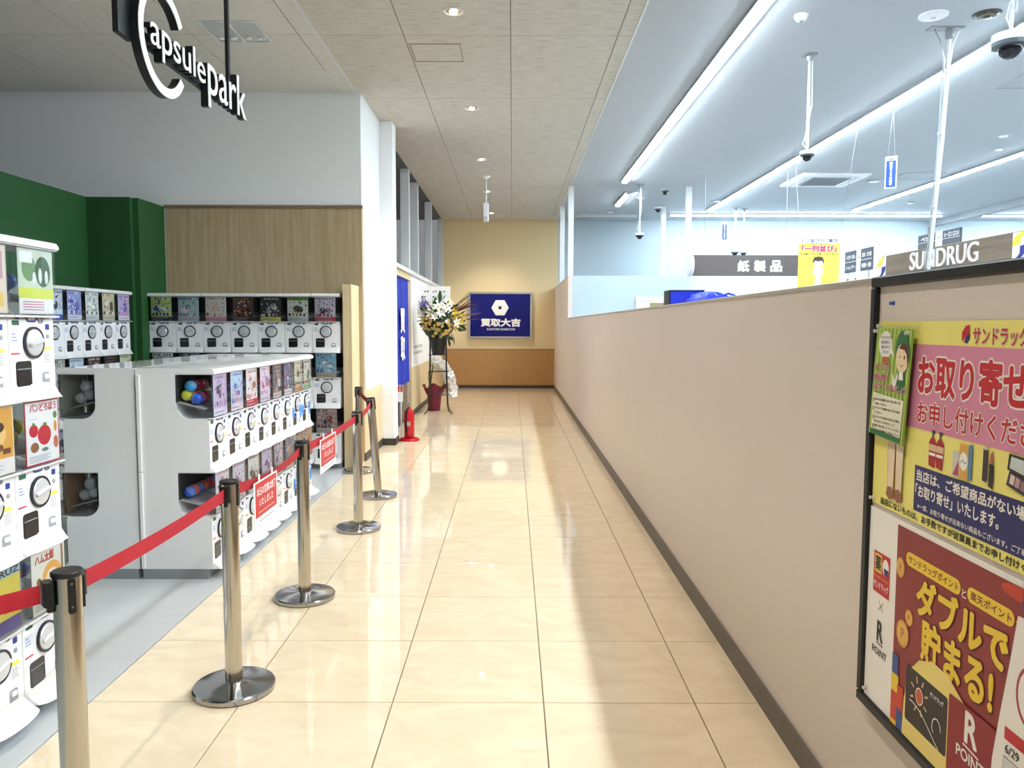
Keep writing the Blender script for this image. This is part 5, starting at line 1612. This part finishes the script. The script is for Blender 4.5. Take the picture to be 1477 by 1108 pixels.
# yellow queue poster hung on wires
P = Panel('queue_poster', (3.62, 9.9, 1.98), (1, -0.06, 0), (0, 0, 1), 0.51, 0.64, col((226, 210, 84)), 0.003, 'yellow queue notice hung on two wires', 'poster')
P.rect(0.0, 0.555, 0.51, 0.64, col((244, 246, 222)))
P.text('レジ並びのご案内', (0.04, 0.565, 0.48, 0.615), col((18, 36, 130)), 0.03, res=2)
P.text('お客様へご案内ですが', (0.14, 0.537, 0.38, 0.555), I_BK, 0.01, res=1)
P.text('「一列並び」', (0.04, 0.45, 0.47, 0.53), col((176, 20, 60)), 0.04, col((246, 200, 226)), 0.05, res=2)
P.text('でお願いさせて頂いております。', (0.02, 0.405, 0.49, 0.437), I_BK, 0.015, res=2)
P.disc(0.25, 0.33, 0.07, 0.062, col((66, 42, 40)))
P.disc(0.25, 0.305, 0.058, 0.046, col((250, 246, 240)))
P.poly([(0.18, 0.33), (0.2, 0.385), (0.3, 0.385), (0.32, 0.33), (0.3, 0.338), (0.25, 0.33), (0.2, 0.338)], col((66, 42, 40)))
P.poly(ell(0.25, 0.2, 0.055, 0.075), col((236, 226, 246)))
P.poly(ell(0.25, 0.06, 0.04, 0.085), col((248, 246, 246)))
for s_ in (-1, 1):
    P.line([(0.25 + s_ * 0.05, 0.25), (0.25 + s_ * 0.068, 0.2), (0.25 + s_ * 0.05, 0.14)], 0.006, col((210, 200, 214)))
P.done()
MB().tube([(0.01, 0.63, 0.0), (0.03, CEIL - 1.98, -0.44)], 0.0025, 6).build('wire', M_GREY_MET, P.o)
MB().tube([(0.5, 0.63, 0.0), (0.62, CEIL - 1.98, 0.17)], 0.0025, 6).build('wire', M_GREY_MET, P.o)

# small blue hanging signs
def blue_sign(x, y, z0, z1, w, yaw, label):
    h = z1 - z0
    P = Panel('camera_notice', (x, y, z0), (math.cos(yaw), math.sin(yaw), 0), (0, 0, 1), w, h, M_CARD, 0.003, label, 'sign', 'blue hanging camera notices')
    P.rect(w * 0.09, h * 0.04, w * 0.91, h * 0.87, col((30, 70, 176)))
    P.rect(w * 0.12, h * 0.9, w * 0.88, h * 0.93, I_BK)
    P.text('防犯カメラ作動中', (w * 0.38, h * 0.09, w * 0.62, h * 0.83), M_PWHITE, 0.03, vertical=True, res=2)
    P.done()
    for q in (0.2, 0.8):
        MB().tube([(w * q, h, -0.001), (w * 0.5, CEIL - z0, -0.001)], 0.0008, 5).build('string', M_GREY_MET, P.o)
    return P.o
blue_sign(4.25, 9.0, 3.06, 3.42, 0.125, -0.6, 'blue vertical camera notice hung between the light strips')
blue_sign(4.27, 16.0, 3.235, 3.61, 0.115, 0.0, 'blue vertical camera notice hung near the back wall')

# ------------------------------------------------------------------ ceiling cameras on poles
M_DOME = mat('smoked_dome', (16, 18, 24), 0.08)
def dome_camera(x, y, zb, r, label, cable=True, dx=0.0, dy=0.0):
    t = thing('dome_camera', label, 'security camera', (x, y, CEIL), 0, 'security cameras of the shop')
    L = CEIL - zb
    if L > 0.2:
        MB().lathe([(0.07, 0.0), (0.07, -0.012), (0.03, -0.02), (0.024, -0.06)], 20).build('ceiling_plate', M_GREY_MET, t)
        MB().tube([(0, 0, -0.01), (dx * 0.5, dy * 0.5, -L * 0.5), (dx, dy, -L + r * 0.9)], 0.013, 12).build('pole', M_WHITE_MET, t)
        if cable:
            MB().tube([(0.02, -0.01, -0.02), (0.026 + dx * 0.5, -0.014, -L * 0.5), (-0.03 + dx, -0.02, -L + r * 2.6), (dx - 0.05, -0.02, -L + r * 1.8), (dx - 0.01, -0.01, -L + r * 1.2)], 0.005, 6).build('cable', M_WHITE_MET, t)
    MB().lathe([(r * 0.5, r * 1.0), (r * 0.98, r * 0.9), (r * 1.0, r * 0.45), (r * 0.9, r * 0.3)], 28, (dx, dy, -L)).build('housing', M_WHITE_MET, t)
    MB().lathe([(r * 1.0, r * 0.42), (r * 0.98, r * 0.2), (r * 0.72, r * 0.12)], 28, (dx, dy, -L)).build('trim_ring', mat('camera_ring', (60, 70, 76), 0.4), t)
    n_ = 8
    MB().lathe([(r * 0.66 * math.cos(PI / 2 * k / n_) + 1e-4, r * 0.14 - r * 0.66 * math.sin(PI / 2 * k / n_)) for k in range(n_ + 1)], 24, (dx, dy, -L)).build('dome', M_DOME, t)
    return t
dome_camera(2.69, 7.22, 3.03, 0.065, 'dome camera on a white pole below the second light strip')
dome_camera(3.49, 5.6, 3.43, 0.12, 'large dome camera at the top right frame corner')
dome_camera(2.22, 13.7, 3.04, 0.075, 'dome camera on a pole in front of the small white room')
dome_camera(4.66, 16.4, 3.0, 0.085, 'left dome camera of the pair near the back wall')
dome_camera(4.87, 16.5, 3.0, 0.075, 'right dome camera of the pair near the back wall')
dome_camera(2.75, 14.2, CEIL - 0.06, 0.075, 'ceiling dome camera beside the white post')
dome_camera(2.98, 16.1, CEIL - 0.1, 0.075, 'ceiling dome camera behind the white post')

pc = thing('cable_pole', 'slender white cable pole running down in front of the wooden header', 'pole', (3.55, 6.6, CEIL))
MB().cbox(-0.12, 0.16, -0.05, 0.05, -0.008, 0.0, 0.002).build('ceiling_plate', M_GREY_MET, pc)
MB().lathe([(0.035, -0.008), (0.035, -0.08), (0.02, -0.09)], 16, (0.06, 0, 0)).build('socket', M_GREY_MET, pc)
MB().tube([(0.06, 0, -0.06), (0.03, 0, -0.9), (-0.01, 0, -1.6), (-0.05, 0, -2.3)], 0.014, 12).build('pole', M_WHITE_MET, pc)
MB().tube([(-0.07, 0, -0.01), (-0.02, 0, -0.1), (0.015, -0.01, -0.25), (0.0, -0.01, -0.9), (-0.04, -0.01, -1.6), (-0.09, -0.01, -2.3)], 0.008, 8).build('cable', M_GREY_MET, pc)
MB().tube([(0.14, 0, -0.01), (0.09, 0, -0.12), (0.075, 0.01, -0.3), (0.05, 0.01, -0.9), (0.0, 0.01, -1.7), (-0.04, 0.01, -2.3)], 0.007, 8).build('cable', M_WHITE_MET, pc)
for k in range(3):
    MB().lathe([(0.024, -0.012), (0.026, 0), (0.024, 0.012)], 14, (0.02 - 0.03 * k, 0, -0.85 - 0.6 * k)).build('clamp', M_WHITE_MET, pc)

# ------------------------------------------------------------------ ceiling fittings
def disc_fit(name, x, y, prof, label, cat, mats, n=28, extra=None):
    t = thing(name, label, cat, (x, y, CEIL))
    for nm, pr, m_ in zip(('base', 'cover', 'centre'), prof, mats):
        MB().lathe(pr, n).build(nm, m_, t)
    return t
disc_fit('smoke_detector', 2.28, 6.33, [[(0.055, 0), (0.055, -0.02), (0.05, -0.025)], [(0.045, -0.025), (0.04, -0.045), (0.012, -0.05)], [(0.012, -0.05), (0.01, -0.056)]], 'white smoke detector on the shop ceiling beside the nearest strip', 'smoke detector', [M_WHITE, M_WHITE, mat('detector_slot', (120, 122, 126), 0.5)])
disc_fit('ceiling_speaker', 3.32, 6.32, [[(0.11, 0), (0.11, -0.01), (0.1, -0.016)], [(0.1, -0.016), (0.07, -0.022), (0.02, -0.024)], [(0.02, -0.024), (0.016, -0.03)]], 'round white ceiling speaker above the cable pole', 'speaker', [M_WHITE, M_WHITE, mat('speaker_centre', (206, 208, 210), 0.5)])
t = disc_fit('spotlight', 3.73, 6.3, [[(0.105, 0), (0.105, -0.006), (0.09, -0.008)], [(0.085, -0.008), (0.07, -0.02), (0.03, -0.024)], [(0.03, -0.024), (0.02, -0.03)]], 'dark recessed ceiling fitting beside the round speaker', 'spotlight', [mat('fitting_black', (22, 22, 22), 0.3), mat('fitting_bronze', (86, 78, 64), 0.25, metal=0.8), M_BLACK])
for x, y, r_, lb in ((6.1, 13.3, 0.12, 'flat round diffuser beside the cassette air conditioner'), (4.0, 15.45, 0.11, 'flat round diffuser left of the second light strip'), (2.1, 16.9, 0.1, 'flat round diffuser above the unlit strip'), (2.47, 15.1, 0.1, 'flat round diffuser beside the short strip'),
                     (6.3, 10.15, 0.09, 'small round fitting beside the third light strip'), (6.7, 10.9, 0.08, 'small round fitting nearer the third light strip'), (7.9, 15.6, 0.09, 'small round fitting beyond the third light strip')):
    disc_fit('ceiling_diffuser', x, y, [[(r_, 0), (r_, -0.012), (r_ * 0.9, -0.016)], [(r_ * 0.62, -0.014), (r_ * 0.55, -0.03), (r_ * 0.2, -0.034)]], lb, 'diffuser', [mat('diffuser_grey', (176, 182, 188), 0.5), M_WHITE])
ac = thing('air_conditioner', 'square white cassette air conditioner in the shop ceiling', 'air conditioner', (5.2, 13.15, CEIL))
MB().cbox(-0.55, 0.55, -0.55, 0.55, -0.045, 0.0, 0.012).build('frame', M_WHITE, ac)
MB().cbox(-0.32, 0.32, -0.32, 0.32, -0.058, -0.04, 0.006).build('grille', mat('grille_grey', (150, 156, 164), 0.5), ac)
for k in range(11):
    MB().box(-0.3, 0.3, -0.29 + 0.056 * k, -0.275 + 0.056 * k, -0.064, -0.056).build('grille_bar', M_GREYT, ac)
for s_ in (-1, 1):
    MB().cbox(-0.36, 0.36, s_ * 0.44 - 0.04, s_ * 0.44 + 0.04, -0.054, -0.042, 0.004).build('flap', mat('flap_white', (226, 228, 230), 0.35), ac)
    MB().cbox(s_ * 0.44 - 0.04, s_ * 0.44 + 0.04, -0.36, 0.36, -0.054, -0.042, 0.004).build('flap', mat('flap_white', (226, 228, 230), 0.35), ac)
def hatch(x0, x1, y0, y1, label, m1, m2):
    t = thing('access_hatch', label, 'ceiling hatch', ((x0 + x1) / 2, (y0 + y1) / 2, CEIL))
    hx, hy, b_ = (x1 - x0) / 2, (y1 - y0) / 2, 0.012
    MB().box(-hx, hx, -hy, -hy + b_, -0.006, 0).box(-hx, hx, hy - b_, hy, -0.006, 0).box(-hx, -hx + b_, -hy + b_, hy - b_, -0.006, 0).box(hx - b_, hx, -hy + b_, hy - b_, -0.006, 0).build('frame', m2, t)
    MB().box(-hx + b_ + 0.004, hx - b_ - 0.004, -hy + b_ + 0.004, hy - b_ - 0.004, -0.003, 0).build('lid', m1, t)
    return t
hatch(-0.915, -0.46, 6.97, 7.43, 'square access hatch in the beige corridor ceiling', M_CEIL, mat('hatch_frame', (160, 152, 138), 0.5))
hatch(6.3, 6.95, 12.6, 13.2, 'square access hatch beside the blue hanging sign', M_SHOP_CEIL, M_GREYT)
hatch(4.96, 5.42, 7.72, 8.2, 'square access hatch near the top right frame corner', M_SHOP_CEIL, M_GREYT)
# recessed unlit troffer over the machines
tf = thing('recessed_light', 'recessed unlit twin lamp fitting above the hanging letter sign', 'ceiling light', (-2.33, 6.71, CEIL))
MB().box(-0.24, 0.24, -0.245, -0.225, -0.006, 0).box(-0.24, 0.24, 0.225, 0.245, -0.006, 0).box(-0.24, -0.22, -0.225, 0.225, -0.006, 0).box(0.22, 0.24, -0.225, 0.225, -0.006, 0).box(-0.01, 0.01, -0.225, 0.225, -0.005, 0).build('frame', M_WHITE_MET, tf)
for s_ in (-1, 1):
    MB().box(s_ * 0.115 - 0.103, s_ * 0.115 + 0.103, -0.222, 0.222, -0.002, 0).build('reflector', mat('reflector_pale', (206, 208, 206), 0.2, metal=0.6), tf)
    for k in range(2):
        MB().lathe([(0.028, -0.002), (0.028, -0.012), (0.012, -0.016)], 16, (s_ * 0.115 - 0.05 + 0.1 * k, 0.13, 0)).build('lamp', M_WHITE, tf)
# pendant sensor in the corridor
ps = thing('pendant_sensor', 'white pendant sensor hanging in the middle of the corridor', 'sensor', (-0.445, 13.0, CEIL))
MB().lathe([(0.07, 0.0), (0.066, -0.015), (0.03, -0.045), (0.014, -0.05)], 24).build('canopy', M_WHITE, ps)
MB().ring((0, 0, -0.04), (0, 0, -0.45), 0.013, 0.013, 12).build('rod', M_WHITE, ps)
MB().cbox(-0.045, 0.045, -0.03, 0.03, -0.745, -0.44, 0.008).build('body', M_WHITE, ps)
MB().cbox(-0.03, 0.03, -0.036, -0.028, -0.73, -0.66, 0.002).build('lens', mat('sensor_lens', (200, 202, 206), 0.2), ps)
disc_fit('smoke_detector', -0.3, 17.6, [[(0.055, 0), (0.055, -0.02), (0.05, -0.025)], [(0.045, -0.025), (0.04, -0.045), (0.012, -0.05)]], 'small smoke detector at the far end of the corridor ceiling', 'smoke detector', [M_WHITE, mat('detector_shade', (190, 186, 176), 0.5)])

# ------------------------------------------------------------------ blue baskets peeping over the partition
M_BLUEP = mat('blue_plastic', (24, 44, 190), 0.3, var=0.05)
gondola('stock_rack', 1.35, 2.05, 6.75, 7.35, 1.6, 'white stock rack behind the low partition')
bk = thing('plastic_crate', 'upright blue plastic crate with a black edge behind the partition', 'crate', (1.41, 6.95, 1.6))
MB().box(0.0, 0.3, 0.0, 0.22, 0.0, 0.012).box(0.0, 0.3, 0.0, 0.012, 0.012, 0.2).box(0.0, 0.3, 0.208, 0.22, 0.012, 0.2).box(0.288, 0.3, 0.012, 0.208, 0.012, 0.2).build('body', M_BLUEP, bk)
MB().cbox(-0.016, 0.0, -0.004, 0.224, 0.0, 0.212, 0.003).build('edge', M_BLACK, bk)
MB().cbox(-0.002, 0.306, -0.006, 0.012, 0.2, 0.214, 0.003).cbox(-0.002, 0.306, 0.208, 0.226, 0.2, 0.214, 0.003).build('rim', mat('rim_dark_blue', (20, 28, 96), 0.3), bk)
bg_ = thing('plastic_bag', 'crumpled blue plastic bag lying beside the blue crate', 'bag', (1.74, 6.86, 1.6))
n = 14
vs, fs3 = [], []
rd = random.Random(9)
for k in range(9):
    for i in range(n):
        t_ = 2 * PI * i / n
        ph = PI * k / 8
        w_ = math.sin(ph)
        j = 1 + rd.uniform(-0.13, 0.13)
        vs.append((0.24 * w_ * math.cos(t_) * j, 0.09 * w_ * math.sin(t_) * j, max(0.0, 0.085 - 0.095 * math.cos(ph)) * (1 + 0.1 * math.sin(3 * t_))))
for k in range(8):
    for i in range(n):
        fs3.append((k * n + i, k * n + (i + 1) % n, (k + 1) * n + (i + 1) % n, (k + 1) * n + i))
MB().add(vs, fs3).build('sack', M_BLUEP, bg_, 25)
MB().tube([(0.1, 0, 0.15), (0.16, 0, 0.18), (0.22, 0, 0.16), (0.25, 0, 0.1)], 0.01, 6).build('handle', M_BLUEP, bg_)
